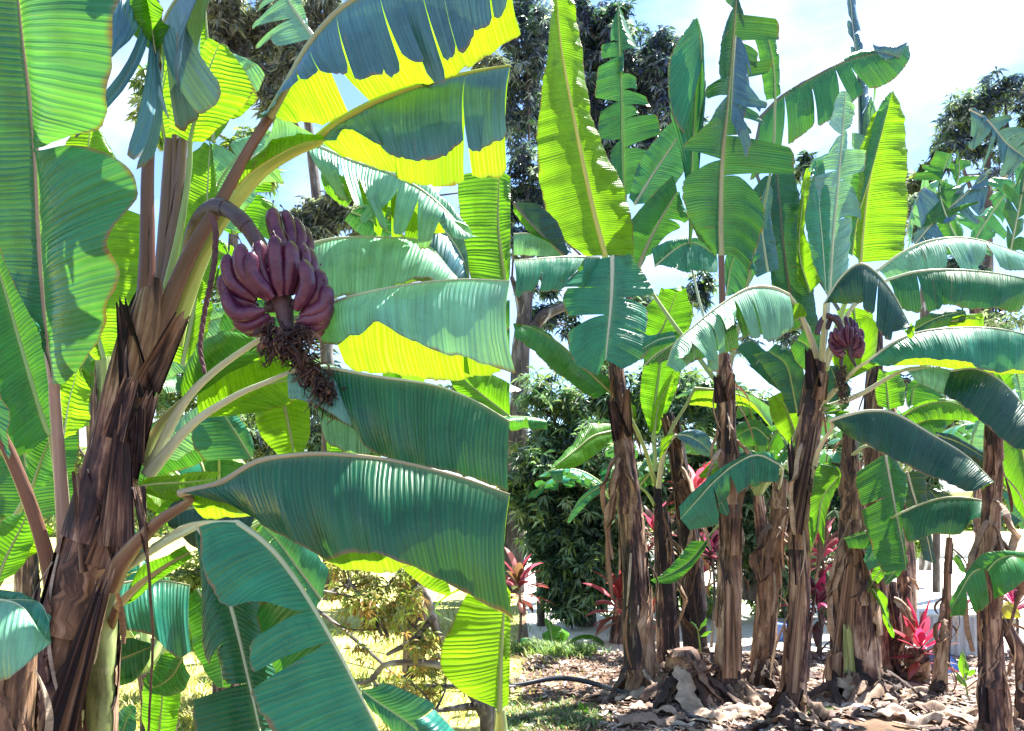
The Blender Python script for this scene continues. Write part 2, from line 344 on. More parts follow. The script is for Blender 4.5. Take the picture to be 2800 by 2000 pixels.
def leaf(plant, sp, A, B, d, col='g', rib='g', pet=None, dA=0.0, dB=0.0, tA=0, tB=0, w=9, bulge=0.18, wave=0.012, gap=0.14,
         colB=None, petw=None, label=None, n=None, drop=0.03, rag=0.012):
    """sp / A / B: photo-pixel polylines of midrib and the two margins (A or B may be None);
    d: distance (m) or (start, end); dA, dB: how far the margin stands behind (+) or before (-) the midrib."""
    d0, d1 = d if isinstance(d, (tuple, list)) else (d, d)
    px = sum(math.dist(a, b) for a, b in zip(sp[:-1], sp[1:]))
    Lm = px/F*(d0+d1)/2
    n = n or int(min(110, max(26, Lm*75)))
    s2 = crv(sp, n); dd = np.linspace(d0, d1, n)
    Sp = np.array([P(x, y, q) for (x, y), q in zip(s2, dd)])
    U = np.r_[0, np.cumsum(np.linalg.norm(np.diff(Sp, axis=0), axis=1))]+random.uniform(0, 5)
    U0 = U-U[0]
    mb = MB()
    prof = np.sin(np.pi*np.clip(np.linspace(0.04, 0.97, n), 0, 1))**0.45
    for E2, de, sg, tr in ((A, dA, 1, tA), (B, dB, -1, tB)):
        if E2 is None: continue
        e2 = crv(E2, n)
        E = np.array([P(x, y, q+de*pp) for (x, y), q, pp in zip(e2, dd, prof)])
        blade(mb, Sp, E, sg, tears_n(tr), U0, bulge, wave, gap, rag=rag, drop=drop)
    ob = mb.build('leaf', M['leaf'], plant)
    c, a = COLS[col] if isinstance(col, str) else col
    j = random.uniform(0.88, 1.14)
    ob.color = (c[0]*j, c[1]*j, c[2]*random.uniform(0.85, 1.2), a)
    if label: ob['label'] = label
    rc = RIBS[rib] if isinstance(rib, str) else rib
    br = (0.34, 0.34, 0.20) if rib == 'p' else rc
    rw = np.linspace(w, w*0.16, n)/2/F*dd
    mr = MB(); tube(mr, Sp+np.array([0, -0.001, 0]), rw, seg=10, flat=0.8, lump=0.03)
    mo = mr.build('midrib', M['rib'], ob); mo.color = (*[x*random.uniform(0.9, 1.1) for x in br], 1)
    if pet:
        pd = pet[0][2] if len(pet[0]) > 2 else d0
        pn = max(10, int(14*len(pet)))
        p2 = crv([q[:2] for q in pet]+[sp[0]], pn)
        pdz = np.linspace(pd, d0, pn)
        PP = np.array([P(x, y, q) for (x, y), q in zip(p2, pdz)]); pw = petw or w*1.7
        PP = np.vstack([PP, PP[-1]+(Sp[1]-Sp[0])*0.8])
        pr_ = (w+(pw-w)*np.linspace(1, 0, pn)**1.5)/2/F*pdz
        mr = MB(); tube(mr, PP+np.array([0, 0.001, 0]), np.r_[pr_, pr_[-1]*0.95], seg=14, flat=0.8, groove=0.25, lump=0.05)
        mo = mr.build('leaf_stalk', M['rib'], ob); mo.color = (*[x*random.uniform(0.9, 1.1) for x in rc], 0.0 if rib in ('p', 'k', 'b') else 0.7)
    return ob

def free_leaf(plant, base, az, el, L, W, col='g', rib='g', droop=1.0, tears=6, fold=0.5, stalk=0.35, w=0.022, label=None, twist=0.0, wob=0.0):
    """a leaf grown from a point: direction az (0 = +x, 90 = away), elevation el, length L, width W, in metres"""
    n = int(max(24, L*26)); base = np.asarray(base, float)
    t = np.linspace(0, 1, n)
    e = R(el)-droop*np.clip(t*1.05-0.05, 0, 2)**1.5*1.9
    a = R(az)+wob*np.sin(t*3)
    T = np.stack([np.cos(e)*np.cos(a), np.cos(e)*np.sin(a), np.sin(e)], -1)
    C = base+np.cumsum(np.vstack([[0, 0, 0], (T[:-1]+T[1:])/2]), 0)*L/(n-1)
    k = int(n*stalk)
    side = np.stack([-np.sin(a)*np.ones(n), np.cos(a)*np.ones(n), np.zeros(n)], -1)
    up = np.cross(T, side); up *= np.sign(up[:, 2:3]+1e-6)
    tt = np.linspace(0, 1, n-k)
    wp = W/2*np.clip(np.sin(np.pi*np.clip(tt*0.93+0.035, 0, 1)), 0, 1)**0.5
    mb = MB(); Sp = C[k:]; U = np.r_[0, np.cumsum(np.linalg.norm(np.diff(Sp, axis=0), axis=1))]
    for sg in (1, -1):
        f = fold+random.uniform(-0.15, 0.15)+twist*sg
        E = Sp+(side[k:]*sg*math.cos(f)-up[k:]*math.sin(f))*wp[:, None]+T[k:]*(0.12*wp[:, None])
        blade(mb, Sp, E, sg, tears_n(tears), U, 0.2, 0.02, 0.16, nv=6, rag=0.015, drop=0.04)
    ob = mb.build('leaf', M['leaf'], plant)
    c, al = COLS[col]; j = random.uniform(0.8, 1.2)
    ob.color = (c[0]*j, c[1]*j, c[2]*j, al)
    if label: ob['label'] = label
    mr = MB(); tube(mr, C, np.linspace(w, w*0.15, n), seg=8, flat=0.8)
    mo = mr.build('midrib', M['rib'], ob); mo.color = (*RIBS[rib], 1)
    return ob

# ------------------------------------------------------------------ stems
def ground_y(d): return HZ+CH*F/d
def strip(mb, C, w, curl=0.6, tone=(0.3, 0.2, 0.12), nv=5, roll=0.0, ref=(0, -1, 0), taper=1.0, flip=0.0):
    """a thin curling ribbon along C; w may be an array"""
    C = np.asarray(C, float); n = len(C); T = np.gradient(C, axis=0); T /= np.linalg.norm(T, axis=1)[:, None]+1e-9
    ref = np.asarray(ref, float); a = np.cross(T, ref); a /= np.linalg.norm(a, axis=1)[:, None]+1e-9; b = np.cross(a, T)
    w = np.broadcast_to(np.asarray(w, float), (n,))*(np.sin(np.pi*np.linspace(0.06, 0.96, n))**0.4 if taper else 1)
    r = roll+np.linspace(0, flip, n)
    x = np.linspace(-1, 1, nv)
    ca, sa = np.cos(r), np.sin(r)
    A = a*ca[:, None]+b*sa[:, None]; Bn = b*ca[:, None]-a*sa[:, None]
    G = C[:, None]+A[:, None]*(np.sin(x*curl)/max(curl, 0.01))[None, :, None]*w[:, None, None]/2+Bn[:, None]*((np.cos(x*curl)-1)/max(curl, .01))[None, :, None]*w[:, None, None]/2
    s = np.r_[0, np.cumsum(np.linalg.norm(np.diff(C, axis=0), axis=1))]
    UV = np.stack(np.broadcast_arrays(x[None]*w.mean()*0.5, s[:, None]), -1)
    mb.grid(G, UV, tone)

def rag_leaf(mb, C, W, tone, nv=9, roll=0.0, curl=0.8):
    """a collapsed dead blade: crumpled sheet along C, torn margins, uneven folds"""
    C = np.asarray(C, float); n = len(C); T = np.gradient(C, axis=0); T /= np.linalg.norm(T, axis=1)[:, None]+1e-9
    up = np.array([0.02, 0.01, 1.0]); a = np.cross(T, up); a /= np.linalg.norm(a, axis=1)[:, None]+1e-9; b = np.cross(a, T)
    ca, sa = math.cos(roll), math.sin(roll); a, b = a*ca+b*sa, b*ca-a*sa
    s = np.linspace(0, 1, n); x = np.linspace(-1, 1, nv); p = rng.uniform(0, 6.3, 8)
    wl = W/2*(np.sin(np.pi*np.clip(s*0.9+0.07, 0, 1))**0.5)*(1+0.25*np.sin(s*11+p[0])+0.15*np.sin(s*29+p[1]))
    wr = W/2*(np.sin(np.pi*np.clip(s*0.9+0.05, 0, 1))**0.5)*(1+0.25*np.sin(s*13+p[2])+0.15*np.sin(s*31+p[3]))
    G = np.zeros((n, nv, 3))
    for j, xx in enumerate(x):
        w_ = (wl if xx < 0 else wr)*abs(xx); sg = -1 if xx < 0 else 1
        fold = W*(0.10*math.sin(xx*5+p[4])*np.sin(s*6+p[5])+0.06*np.sin(s*17+xx*4+p[6])+0.03*np.sin(s*37+xx*9+p[7]))
        G[:, j] = C+a*(sg*w_*math.cos(curl*abs(xx)*0.9))[:, None]-b*(w_*math.sin(curl*abs(xx)*0.9))[:, None]+b*fold[:, None]
    L = np.r_[0, np.cumsum(np.linalg.norm(np.diff(C, axis=0), axis=1))]
    mb.grid(G, np.stack(np.broadcast_arrays(x[None]*W*0.5, L[:, None]), -1), tone)

def stem(plant, pts, d, mat='bark', layers=5, shreds=8, lump=0.08, name='pseudostem', flare=0.35, bases=True, seg=28, smat=None):
    """pts: (x, y, half width) in photo pixels from the bottom up; d distance or (bottom, top)."""
    d0, d1 = d if isinstance(d, (tuple, list)) else (d, d)
    n = 60
    q = crv([(a, b, c) for a, b, c in pts], n); dd = np.linspace(d0, d1, n)
    C = np.array([P(x, y, z) for (x, y, _), z in zip(q, dd)]); r = q[:, 2]/F*dd
    mb = MB(); tube(mb, C, r*0.93, seg=seg, lump=lump)
    ob = mb.build(name, M[mat], plant)
    T, A, B = frames(C); Lm = np.linalg.norm(np.diff(C, axis=0), axis=1).sum()
    # overlapping dead leaf sheaths wrapped round the stem, loose at the top
    for k in range(layers):
        t0 = max(0.0, (k+random.uniform(-0.5, 0.3))/layers*0.95); t1 = min(1.0, t0+random.uniform(0.22, 0.5)*max(1, 5/layers))
        m = 30; ti = np.linspace(t0, t1, m); idx = ti*(n-1)
        g = lambda X: np.stack([np.interp(idx, np.arange(n), X[:, c]) for c in range(3)], -1)
        c, a, b = g(C), g(A), g(B); rr = np.interp(idx, np.arange(n), r)
        a0 = random.uniform(0, 6.28); span = random.uniform(1.6, 4.2); nu = 22
        lean = random.uniform(0.4, 1.6)*random.choice((-1, 1))
        G = []; UV = []
        ph = rng.uniform(0, 6.3, 5)
        fl = flare*random.uniform(0.15, 1.2)
        for j in range(nu):
            x = j/(nu-1); wd = (1-0.75*np.linspace(0, 1, m)**1.5)*(1+0.10*np.sin(np.linspace(0, 1, m)*23+ph[3])+0.05*np.sin(np.linspace(0, 1, m)*61+ph[4]))
            th = a0+(x-0.5)*span*wd+lean*np.linspace(0, 1, m)*0.4
            tip = 1-0.10*abs(math.sin(x*9+ph[0]))-0.09*abs(math.sin(x*23+ph[1]))-0.05*random.random()
            out = rr*(1.0+0.05*math.sin(x*3.14)+0.03*np.sin(th*7+ph[2])+fl*np.linspace(0, 1, m)**4*tip)+0.004
            # pull rows down to make a ragged top
            sh = np.linspace(0, 1, m)*tip
            id2 = (t0+(t1-t0)*sh)*(n-1)
            g2 = lambda X: np.stack([np.interp(id2, np.arange(n), X[:, c_]) for c_ in range(3)], -1)
            c2, a2, b2 = g2(C), g2(A), g2(B)
            G.append(c2+a2*(np.cos(th)*out)[:, None]+b2*(np.sin(th)*out)[:, None])
            UV.append(np.stack([np.full(m, x*span*rr.mean()), sh*(t1-t0)*Lm+k*3.1], -1))
        ms = MB(); ms.grid(np.array(G).transpose(1, 0, 2), np.array(UV).transpose(1, 0, 2))
        so = ms.build('sheath', M[smat or random.choice(['bark', 'bark', 'bark', 'bark_tan', 'bark_tan', 'bark_dark'] if mat != 'bark_tan' else ['bark_tan', 'bark'])], plant)
    # thin shreds peeling off and hanging
    if shreds:
        for k in range(shreds):
            ms = MB()
            i = random.randint(int(n*0.12), n-4); th = random.uniform(2.4, 7.0)
            o = A[i]*math.cos(th)+B[i]*math.sin(th)
            if o[1] > 0.35: o = o*np.array([1, -1, 1])
            ln = random.uniform(0.12, 0.55)*min(1, Lm/2); m = 12; s = np.linspace(0, 1, m)
            bow = random.uniform(0.02, 0.10)
            Cc = C[i]+o*(r[i]*1.0)+o*(bow*np.sin(s*2.6))[:, None]+np.array([0, 0, -1])*(s*ln)[:, None]+np.array([random.gauss(0, .05), 0, 0])*(s**2)[:, None]
            tn = random.choice([(0.36, 0.24, 0.15), (0.18, 0.09, 0.05), (0.46, 0.37, 0.28), (0.07, 0.04, 0.035), (0.28, 0.15, 0.08)])
            strip(ms, Cc, random.uniform(0.008, 0.035), curl=1.2, tone=tn, roll=random.uniform(-1, 1), flip=random.uniform(-2, 2))
            ms.build('hanging_shred', M['dry'], plant)
    return ob, C, r

def stump(plant, base, tip, w0, w1, d, mat='bark', name='leaf_base', curl=1.7):
    """a cut, dead leaf stalk: a trough shaped stub with a broken end"""
    n = 18; C = np.array([P(base[0]+(tip[0]-base[0])*t, base[1]+(tip[1]-base[1])*t, d) for t in np.linspace(0, 1, n)])
    T, A, B = frames(C); mb = MB(); G = []; UV = []; nu = 20
    w = np.linspace(w0, w1, n)/2/F*d
    for j in range(nu+1):
        x = j/nu; th = (x-0.5)*2*curl-math.pi/2+math.pi
        cut = 1-0.10*abs(math.sin(x*8+1))-random.uniform(0, 0.05)
        i2 = np.linspace(0, 1, n)*cut*(n-1)
        g = lambda X: np.stack([np.interp(i2, np.arange(n), X[:, c]) for c in range(3)], -1)
        G.append(g(C)+g(A)*(math.cos(th)*w)[:, None]+g(B)*(math.sin(th)*w)[:, None]); UV.append(np.stack([np.full(n, x*w0/F*d*2), i2*0.02], -1))
    G = np.array(G).transpose(1, 0, 2); UV = np.array(UV).transpose(1, 0, 2)
    mb.grid(G, UV)
    ctr = G.mean(1, keepdims=True); inner = ctr+(G-ctr)*0.82
    mb.grid(inner[:, ::-1], UV)
    rim = np.stack([G[-1], inner[-1]], 0); mb.grid(rim, np.stack([UV[-1], UV[-1]], 0))
    return mb.build(name, M[mat], plant)

def plant(label, x, d, y=None, cat='banana plant', group=None, name='banana_plant'):
    e = empty(name, P(x, ground_y(d), d)); tag(e, label, cat, group); return e
# ================================================================== the near bananas (left half)
# ---- the fruiting red banana in the foreground
A1 = plant('nearest banana plant, ragged purple-brown leaning trunk carrying the large near bunch of dark red bananas', 0, 2.85)
stem(A1, [(-60, 2640, 84), (30, 2300, 82), (105, 2000, 78), (158, 1820, 76), (180, 1740, 75), (215, 1600, 76), (245, 1500, 74), (288, 1350, 70), (322, 1220, 66), (345, 1110, 62), (372, 1000, 58), (396, 900, 54), (408, 830, 44), (418, 760, 26)],
     (2.95, 2.80), mat='bark_tan', layers=10, shreds=12, lump=0.07, flare=0.30)
# broken leaf bases at the shoulder
stump(A1, (372, 1080), (326, 800), 96, 28, 2.72, 'bark_dark', curl=1.5)
stump(A1, (395, 1060), (505, 845), 86, 46, 2.70, 'bark_tan', curl=1.3); stump(A1, (330, 1260), (352, 1090), 120, 90, 2.66, 'bark', curl=1.0)
stump(A1, (262, 1560), (212, 1262), 100, 46, 2.74, 'bark_tan', curl=1.4)
stump(A1, (300, 1200), (360, 1020), 80, 50, 2.66, 'bark', curl=1.1)
stump(A1, (330, 1300), (420, 1060), 90, 42, 2.70, 'bark', curl=1.2)
stump(A1, (300, 1500), (330, 1150), 130, 60, 2.67, 'bark', curl=1.0)
stump(A1, (250, 1560), (350, 1270), 130, 50, 2.70, 'bark_tan', curl=0.8)
stump(A1, (100, 2120), (285, 1560), 120, 40, 2.68, 'bark_dark', curl=0.9)
stump(A1, (150, 2120), (310, 1520), 60, 26, 2.70, 'bark_tan', curl=1.2)
# top leaf that hangs in shreds round its upright stalk (left tatters, then right tatters)
leaf(A1, [(428, 170), (418, 90), (385, 20), (345, -40), (300, -90)], [(410, 420), (345, 440), (270, 420), (262, 305), (200, 220)],
     None, (2.72, 2.55), 'bl', 'p', pet=[(385, 1010, 2.80), (394, 860), (402, 700), (403, 500), (412, 330)], w=27, petw=58, dA=-0.10, tA=[0.2, 0.36, 0.5, 0.64, 0.8], gap=0.24, drop=0.08, bulge=0.2)
leaf(A1, [(432, 150), (450, 60), (490, -10), (540, -50), (590, -80)], [(445, 205), (470, 330), (530, 345), (585, 292), (572, 60)],
     [(470, 200), (500, 330), (560, 300), (600, 260), (590, 100)], (2.74, 2.55), ((0.13, 0.27, 0.27), 0.10), 'p', w=16, dA=-0.10, dB=0.12, tA=[0.3, 0.6], tB=2, gap=0.12, drop=0.04, bulge=0.16)
leaf(A1, [(426, 150), (415, 70), (405, 0), (400, -60)], [(350, 80), (352, 70), (350, 62), (345, 0)], [(480, 90), (470, 75), (455, 62), (450, 10)], (2.66, 2.6), 'yg', 'p', w=8, dA=-0.05, dB=-0.02, bulge=0.5)
# second stalk, leaning right; big leaf's halves painted skylight blue and backlight yellow
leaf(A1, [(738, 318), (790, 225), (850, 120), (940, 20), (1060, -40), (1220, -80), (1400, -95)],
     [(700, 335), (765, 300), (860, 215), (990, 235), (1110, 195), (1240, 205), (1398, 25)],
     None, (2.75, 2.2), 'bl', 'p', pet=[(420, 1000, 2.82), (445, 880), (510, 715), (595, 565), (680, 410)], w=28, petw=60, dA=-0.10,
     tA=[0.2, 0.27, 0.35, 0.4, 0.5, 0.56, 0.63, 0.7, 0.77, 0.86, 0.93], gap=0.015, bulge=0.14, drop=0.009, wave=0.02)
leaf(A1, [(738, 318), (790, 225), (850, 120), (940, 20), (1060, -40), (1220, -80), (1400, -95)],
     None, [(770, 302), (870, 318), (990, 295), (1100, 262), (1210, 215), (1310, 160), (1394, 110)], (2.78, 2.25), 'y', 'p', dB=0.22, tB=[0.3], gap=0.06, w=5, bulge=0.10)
# third stalk, pink-brown, into the long leaf, sky sheen and backlight tinted per half
leaf(A1, [(868, 385), (930, 335), (1040, 275), (1180, 225), (1300, 196), (1396, 180)],
     [(930, 395), (945, 362), (1020, 398), (1125, 455), (1250, 432), (1394, 398)],
     None, (2.85, 2.5), 'bl', 'y', pet=[(470, 940, 2.86), (500, 830), (580, 640), (700, 485), (790, 420)], w=32, petw=60, dA=-0.08, tA=[0.3, 0.42, 0.78], gap=0.01, bulge=0.18, drop=0.008)
leaf(A1, [(868, 385), (930, 335), (1040, 275), (1180, 225), (1300, 196), (1396, 180)],
     None, [(925, 405), (1010, 425), (1110, 455), (1180, 468), (1280, 474), (1394, 470)], (2.9, 2.55), 'y', 'y', dB=0.16, tB=[0.4, 0.8], gap=0.03, w=5)
leaf(A1, [(640, 520), (690, 470), (760, 425), (830, 392), (890, 384)], [(700, 470), (730, 420), (745, 385), (800, 376), (880, 380)], None, (2.8, 2.8), 'y', 'y', dA=-0.04, w=8, bulge=0.5)
# pale leaf behind with a forked tattered end
leaf(A1, [(640, 470), (720, 420), (840, 395), (960, 440), (1080, 480), (1180, 540), (1290, 650)], [(655, 500), (740, 500), (860, 520), (960, 575), (1040, 640), (1110, 672), (1290, 652)],
     [(690, 400), (800, 340), (900, 370), (1000, 400), (1100, 440), (1200, 520), (1290, 600)], (3.3, 3.1), 'w', 'w', pet=[(480, 900, 3.0), (540, 650)], dA=-0.1, dB=0.1, w=14, tA=[0.2, 0.3, 0.42, 0.5, 0.58, 0.66, 0.75, 0.86], tB=5, gap=0.3, drop=0.05)
leaf(A1, [(930, 430), (1030, 480), (1110, 550), (1180, 640)], [(960, 540), (1020, 600), (1080, 660), (1160, 660)], [(1000, 440), (1100, 500), (1210, 590), (1255, 640)], 3.25, 'y', 'y', dA=-0.05, tA=[0.3, 0.5, 0.7], tB=3, gap=0.3, w=8)
# stalks crowding in the crown, cut short
for p_, w_ in (([(430, 820, 2.9), (448, 600), (462, 380)], 30), ([(440, 840, 2.92), (480, 620), (500, 380)], 34), ([(436, 850, 3.0), (472, 560), (478, 370)], 22)):
    mr = MB(); q = crv(p_ and [a[:2] for a in p_], 20); tube(mr, [P(x, y, 2.92) for x, y in q], np.linspace(w_*0.55, w_*0.40, 20)/F*2.9, lump=0.06, flat=0.7)
    o = mr.build('leaf_stalk', M['rib'], A1); o.color = (0.17, 0.11, 0.08, 0.2)
stump(A1, (425, 900), (496, 470), 66, 26, 2.9, 'bark_dark', curl=1.2)
leaf(A1, [(520, 390), (540, 300), (565, 210), (600, 120)], [(455, 350), (470, 260), (520, 160), (570, 105)], [(560, 392), (640, 315), (690, 240), (620, 125)], (2.86, 2.8), 'y', 'g', w=14, pet=[(440, 860, 2.9), (490, 640), (515, 480)], petw=30)
leaf(A1, [(455, 400), (440, 300), (450, 220), (470, 150)], [(425, 330), (410, 260), (420, 200), (450, 140)], [(480, 380), (500, 300), (495, 220), (480, 150)], (2.95, 2.9), 'y', 'g', w=10)
# lower leaves on the right; halves have light and shade put into their colours
leaf(A1, [(490, 1350), (600, 1322), (700, 1265), (800, 1247), (905, 1243), (1060, 1258), (1240, 1300), (1394, 1352)],
     [(560, 1362), (620, 1372), (700, 1430), (800, 1480), (900, 1530), (990, 1520), (1150, 1560), (1394, 1690)],
     None, (2.45, 2.05), 'd', 'p', pet=[(300, 1600, 2.8), (345, 1520), (430, 1430), (520, 1368)], w=22, petw=64, dA=-0.12, bulge=0.22, wave=0.03, tA=0)
leaf(A1, [(490, 1352), (600, 1324), (700, 1268), (800, 1250), (905, 1247), (1060, 1262), (1240, 1304), (1394, 1356)],
     None, [(520, 1380), (560, 1420), (700, 1420), (820, 1470), (950, 1555), (1065, 1566), (1150, 1560), (1394, 1700)], (2.5, 2.1), 'y', 'g', dB=0.2, w=5)
leaf(A1, [(800, 1015), (900, 1008), (1030, 1030), (1180, 1052), (1290, 1092), (1394, 1152)],
     [(890, 1140), (960, 1170), (1010, 1230), (1140, 1275), (1260, 1300), (1394, 1345)], None, (2.65, 2.3), 'd', 'w', w=12, dA=-0.08, bulge=0.12, wave=0.02, pet=[(405, 1300, 2.85), (520, 1165), (640, 1085), (730, 1045)], petw=36)
leaf(A1, [(786, 1020), (860, 1012), (940, 1012), (1032, 1030)], [(788, 1088), (880, 1120), (960, 1172), (1030, 1225)], [(885, 1130), (890, 1200), (950, 1240), (1010, 1245)], 2.6, 'w', 'w', w=6, dA=-0.05, dB=0.1, bulge=0.15)
leaf(A1, [(860, 850), (960, 812), (1100, 782), (1250, 765), (1394, 768)],
     [(850, 926), (980, 925), (1065, 912), (1190, 962), (1300, 990), (1394, 1012)], None, (2.7, 2.35), 'w', 'w', w=12, dA=-0.12, bulge=0.2, wave=0.03, pet=[(400, 1300, 2.9), (520, 1080), (700, 935)], petw=34)
leaf(A1, [(870, 850), (960, 816), (1100, 786), (1250, 769), (1394, 772)],
     None, [(925, 930), (940, 1012), (1100, 1036), (1230, 1050), (1394, 1046)], (2.75, 2.4), 'y', 'w', w=4, dB=0.2, tB=[0.8], gap=0.02)
leaf(A1, [(500, 1100), (590, 1010), (700, 945), (780, 915)], [(505, 1030), (530, 960), (610, 915), (720, 925)], [(640, 1010), (700, 990), (760, 960), (800, 930)], (2.9, 2.8), 'yg', 'g', pet=[(385, 1270, 2.9), (440, 1160)], w=22, petw=38, dA=0.1, dB=-0.05)
leaf(A1, [(545, 1145), (620, 1095), (700, 1060), (800, 1038)], [(545, 1060), (600, 1000), (700, 960), (790, 975)], [(700, 1130), (740, 1115), (780, 1110), (830, 1090)], (2.95, 2.9), 'y', 'g', pet=[(405, 1300, 2.95), (470, 1220)], w=20, petw=36, dA=0.08, dB=-0.04)
leaf(A1, [(762, 1030), (778, 1110), (795, 1190), (808, 1262)], [(700, 1050), (690, 1120), (720, 1200), (780, 1258)], [(830, 1060), (848, 1130), (848, 1200), (822, 1255)], 3.1, 'y', 'g', w=18)
# blue-green leaf hanging down in front, bright midrib
leaf(A1, [(650, 1430), (720, 1480), (780, 1545), (850, 1650), (930, 1790), (985, 1900), (1040, 2010), (1080, 2100)],
     [(530, 1440), (545, 1560), (600, 1645), (690, 1640), (690, 1830), (780, 1990), (860, 2120), (920, 2200)], None, (2.3, 2.1), 'b', 'w', w=18, pet=[(420, 1500, 2.75), (520, 1440)], petw=26,
     dA=-0.06, tA=[0.40, 0.52], gap=0.16, bulge=0.10)
leaf(A1, [(655, 1435), (722, 1488), (782, 1553), (852, 1658), (930, 1798), (985, 1905), (1040, 2020), (1080, 2100)],
     None, [(600, 1500), (640, 1560), (680, 1640), (720, 1720), (760, 1840), (830, 1960), (900, 2080), (980, 2200)], (2.35, 2.2), 'g', 'w', w=5, dB=0.2, tB=3, gap=0.1)
leaf(A1, [(540, 1440), (590, 1530), (640, 1690), (680, 1860), (720, 2040), (740, 2140)],
     [(522, 1490), (518, 1620), (515, 1720), (540, 1840), (560, 1990), (590, 2140)], [(640, 1520), (700, 1620), (740, 1760), (770, 1880), (800, 2020), (820, 2140)], (2.5, 2.35), 'd', 'w', w=16, pet=[(330, 1560, 2.8), (440, 1490)], petw=30, tA=[0.45, 0.62], gap=0.06, dA=-0.06, dB=0.05)
leaf(A1, [(455, 1400), (520, 1390), (620, 1380), (700, 1410)], [(460, 1440), (540, 1500), (620, 1500), (690, 1440)], [(470, 1370), (540, 1350), (630, 1350), (690, 1370)], 2.75, 'dd', 'g', w=10)
leaf(A1, [(370, 1330), (450, 1322), (520, 1318), (590, 1310)], [(395, 1350), (470, 1372), (540, 1368), (600, 1330)], [(400, 1305), (470, 1300), (540, 1290), (600, 1290)], 2.75, 'y', 'g', w=8)
leaf(A1, [(440, 1430), (500, 1395), (560, 1370)], [(415, 1420), (440, 1380), (500, 1350)], [(450, 1440), (510, 1420), (560, 1390)], 2.8, 'yg', 'p', w=8)

# fruit bunch
def banana_mesh(mb, a, m, b, w, d, dz=0.0):
    C = crv([a, m, b], 16); dd = np.linspace(d, d+dz, 16)
    C = np.array([P(x, y, q) for (x, y), q in zip(C, dd)])
    t = np.linspace(0, 1, 16)
    r = w/2/F*d*np.clip(np.interp(t, [0, .07, .18, .5, .82, .93, 1], [0.32, 0.46, .88, 1.0, .95, .76, .30]), 0, 1)
    th = np.linspace(0, 2*np.pi, 16); T, A, B = frames(C)
    ang = 1+0.085*np.cos(5*th+random.uniform(0, 6))
    G = C[:, None]+A[:, None]*(np.cos(th)*ang)[None, :, None]*r[:, None, None]+B[:, None]*(np.sin(th)*ang)[None, :, None]*r[:, None, None]
    mb.grid(G, np.stack(np.broadcast_arrays(th[None]*0.02, (t*0.15)[:, None]), -1))
    return C
def bunch(pl, stalk, w, bananas, d, sc=1.0, ox=0, oy=0, mat='banana', bw=1.0, back=0.0):
    f = lambda p: (ox+p[0]*sc, oy+p[1]*sc)
    q = crv([f(p) for p in stalk], 40); mb = MB()
    C = np.array([P(x, y, d+back*max(0, 1-i/15)) for i, (x, y) in enumerate(q)])
    rr = np.interp(np.linspace(0, 1, 40), np.linspace(0, 1, len(w)), w)*sc/2/F*d
    tube(mb, C, rr, seg=18, lump=0.09)
    cm = MB()
    for (ax, ay), (bx, by), wd in (((725, 842), (812, 832), 40), ((742, 800), (800, 796), 36), ((760, 690), (820, 700), 30)):
        (ax, ay), (bx, by) = f((ax, ay)), f((bx, by)); tube(cm, [P(ax, ay, d), P((ax+bx)/2, (ay+by)/2-3*sc, d+0.02*sc), P(bx, by, d)], np.array([0.7, 1.0, 0.7])*wd*sc/2/F*d, seg=12, lump=0.15)
    for i in (10, 14, 22): tube(mb, C[i:i+3], rr[i:i+3]*1.10, seg=18, lump=0.05)
    bo = mb.build('fruit_bunch', M['stalk'], pl); cm.build('hand_crown', M['stalk'], bo)
    for k, (tip, mid, base, ww, dd) in enumerate(bananas):
        m = MB(); Cb = banana_mesh(m, f(base), f(mid), f(tip), ww*sc*bw, d+dd*0.7, (dd*0.3))
        o = m.build('banana', M[mat], bo)
        if sc > 0.6:   # withered flower end
            m = MB(); e = Cb[-1]; T = (Cb[-1]-Cb[-3]); T /= np.linalg.norm(T)
            s = np.linspace(0, 1, 7)[:, None]
            ln = random.uniform(0.012, 0.04)
            cc = e+T*s*ln+np.array([random.uniform(-1, 1), random.uniform(-1, 1), 0.3])*(s**2)*ln*0.7
            tube(m, cc, [0.0035, .0022, .0016, .0014, .0016, .0028, .0034], seg=6, tone=(0.05, 0.03, 0.03))
            m.build('flower_tip', M['stalk'], o)
    return bo
BN = [((746, 571), (752, 620), (778, 690), 37, .06), ((778, 577), (796, 630), (798, 700), 33, .09), ((806, 598), (824, 650), (812, 705), 29, .10), ((832, 622), (846, 670), (832, 720), 24, .12),
      ((711, 660), (712, 720), (746, 812), 37, -.06), ((752, 645), (755, 715), (768, 812), 39, -.08), ((792, 660), (797, 720), (784, 808), 36, -.07), ((826, 666), (835, 720), (806, 806), 28, -.03), ((846, 680), (856, 735), (840, 800), 24, 0),
      ((829, 712), (840, 780), (808, 850), 38, -.09), ((660, 668), (668, 745), (738, 822), 41, -.07), ((690, 690), (692, 750), (748, 815), 38, -.085), ((622, 697), (634, 770), (700, 822), 38, -.04),
      ((608, 752), (630, 815), (705, 838), 38, -.01), ((612, 805), (650, 860), (725, 848), 38, -.05), ((640, 868), (680, 892), (738, 862), 36, -.02), ((662, 892), (700, 905), (750, 872), 32, .02),
      ((700, 700), (716, 760), (748, 805), 30, .0),
      ((874, 738), (872, 810), (818, 848), 40, -.04), ((893, 778), (886, 838), (820, 864), 37, -.06), ((899, 822), (880, 868), (812, 880), 36, -.05), ((897, 862), (866, 894), (806, 890), 34, -.03), ((884, 894), (855, 912), (800, 900), 30, -.01), ((858, 745), (866, 800), (826, 840), 34, .04)]
ST = [(505, 720), (530, 630), (562, 580), (604, 566), (655, 598), (700, 655), (738, 730), (760, 790), (775, 840), (785, 890), (800, 930), (835, 1000)]
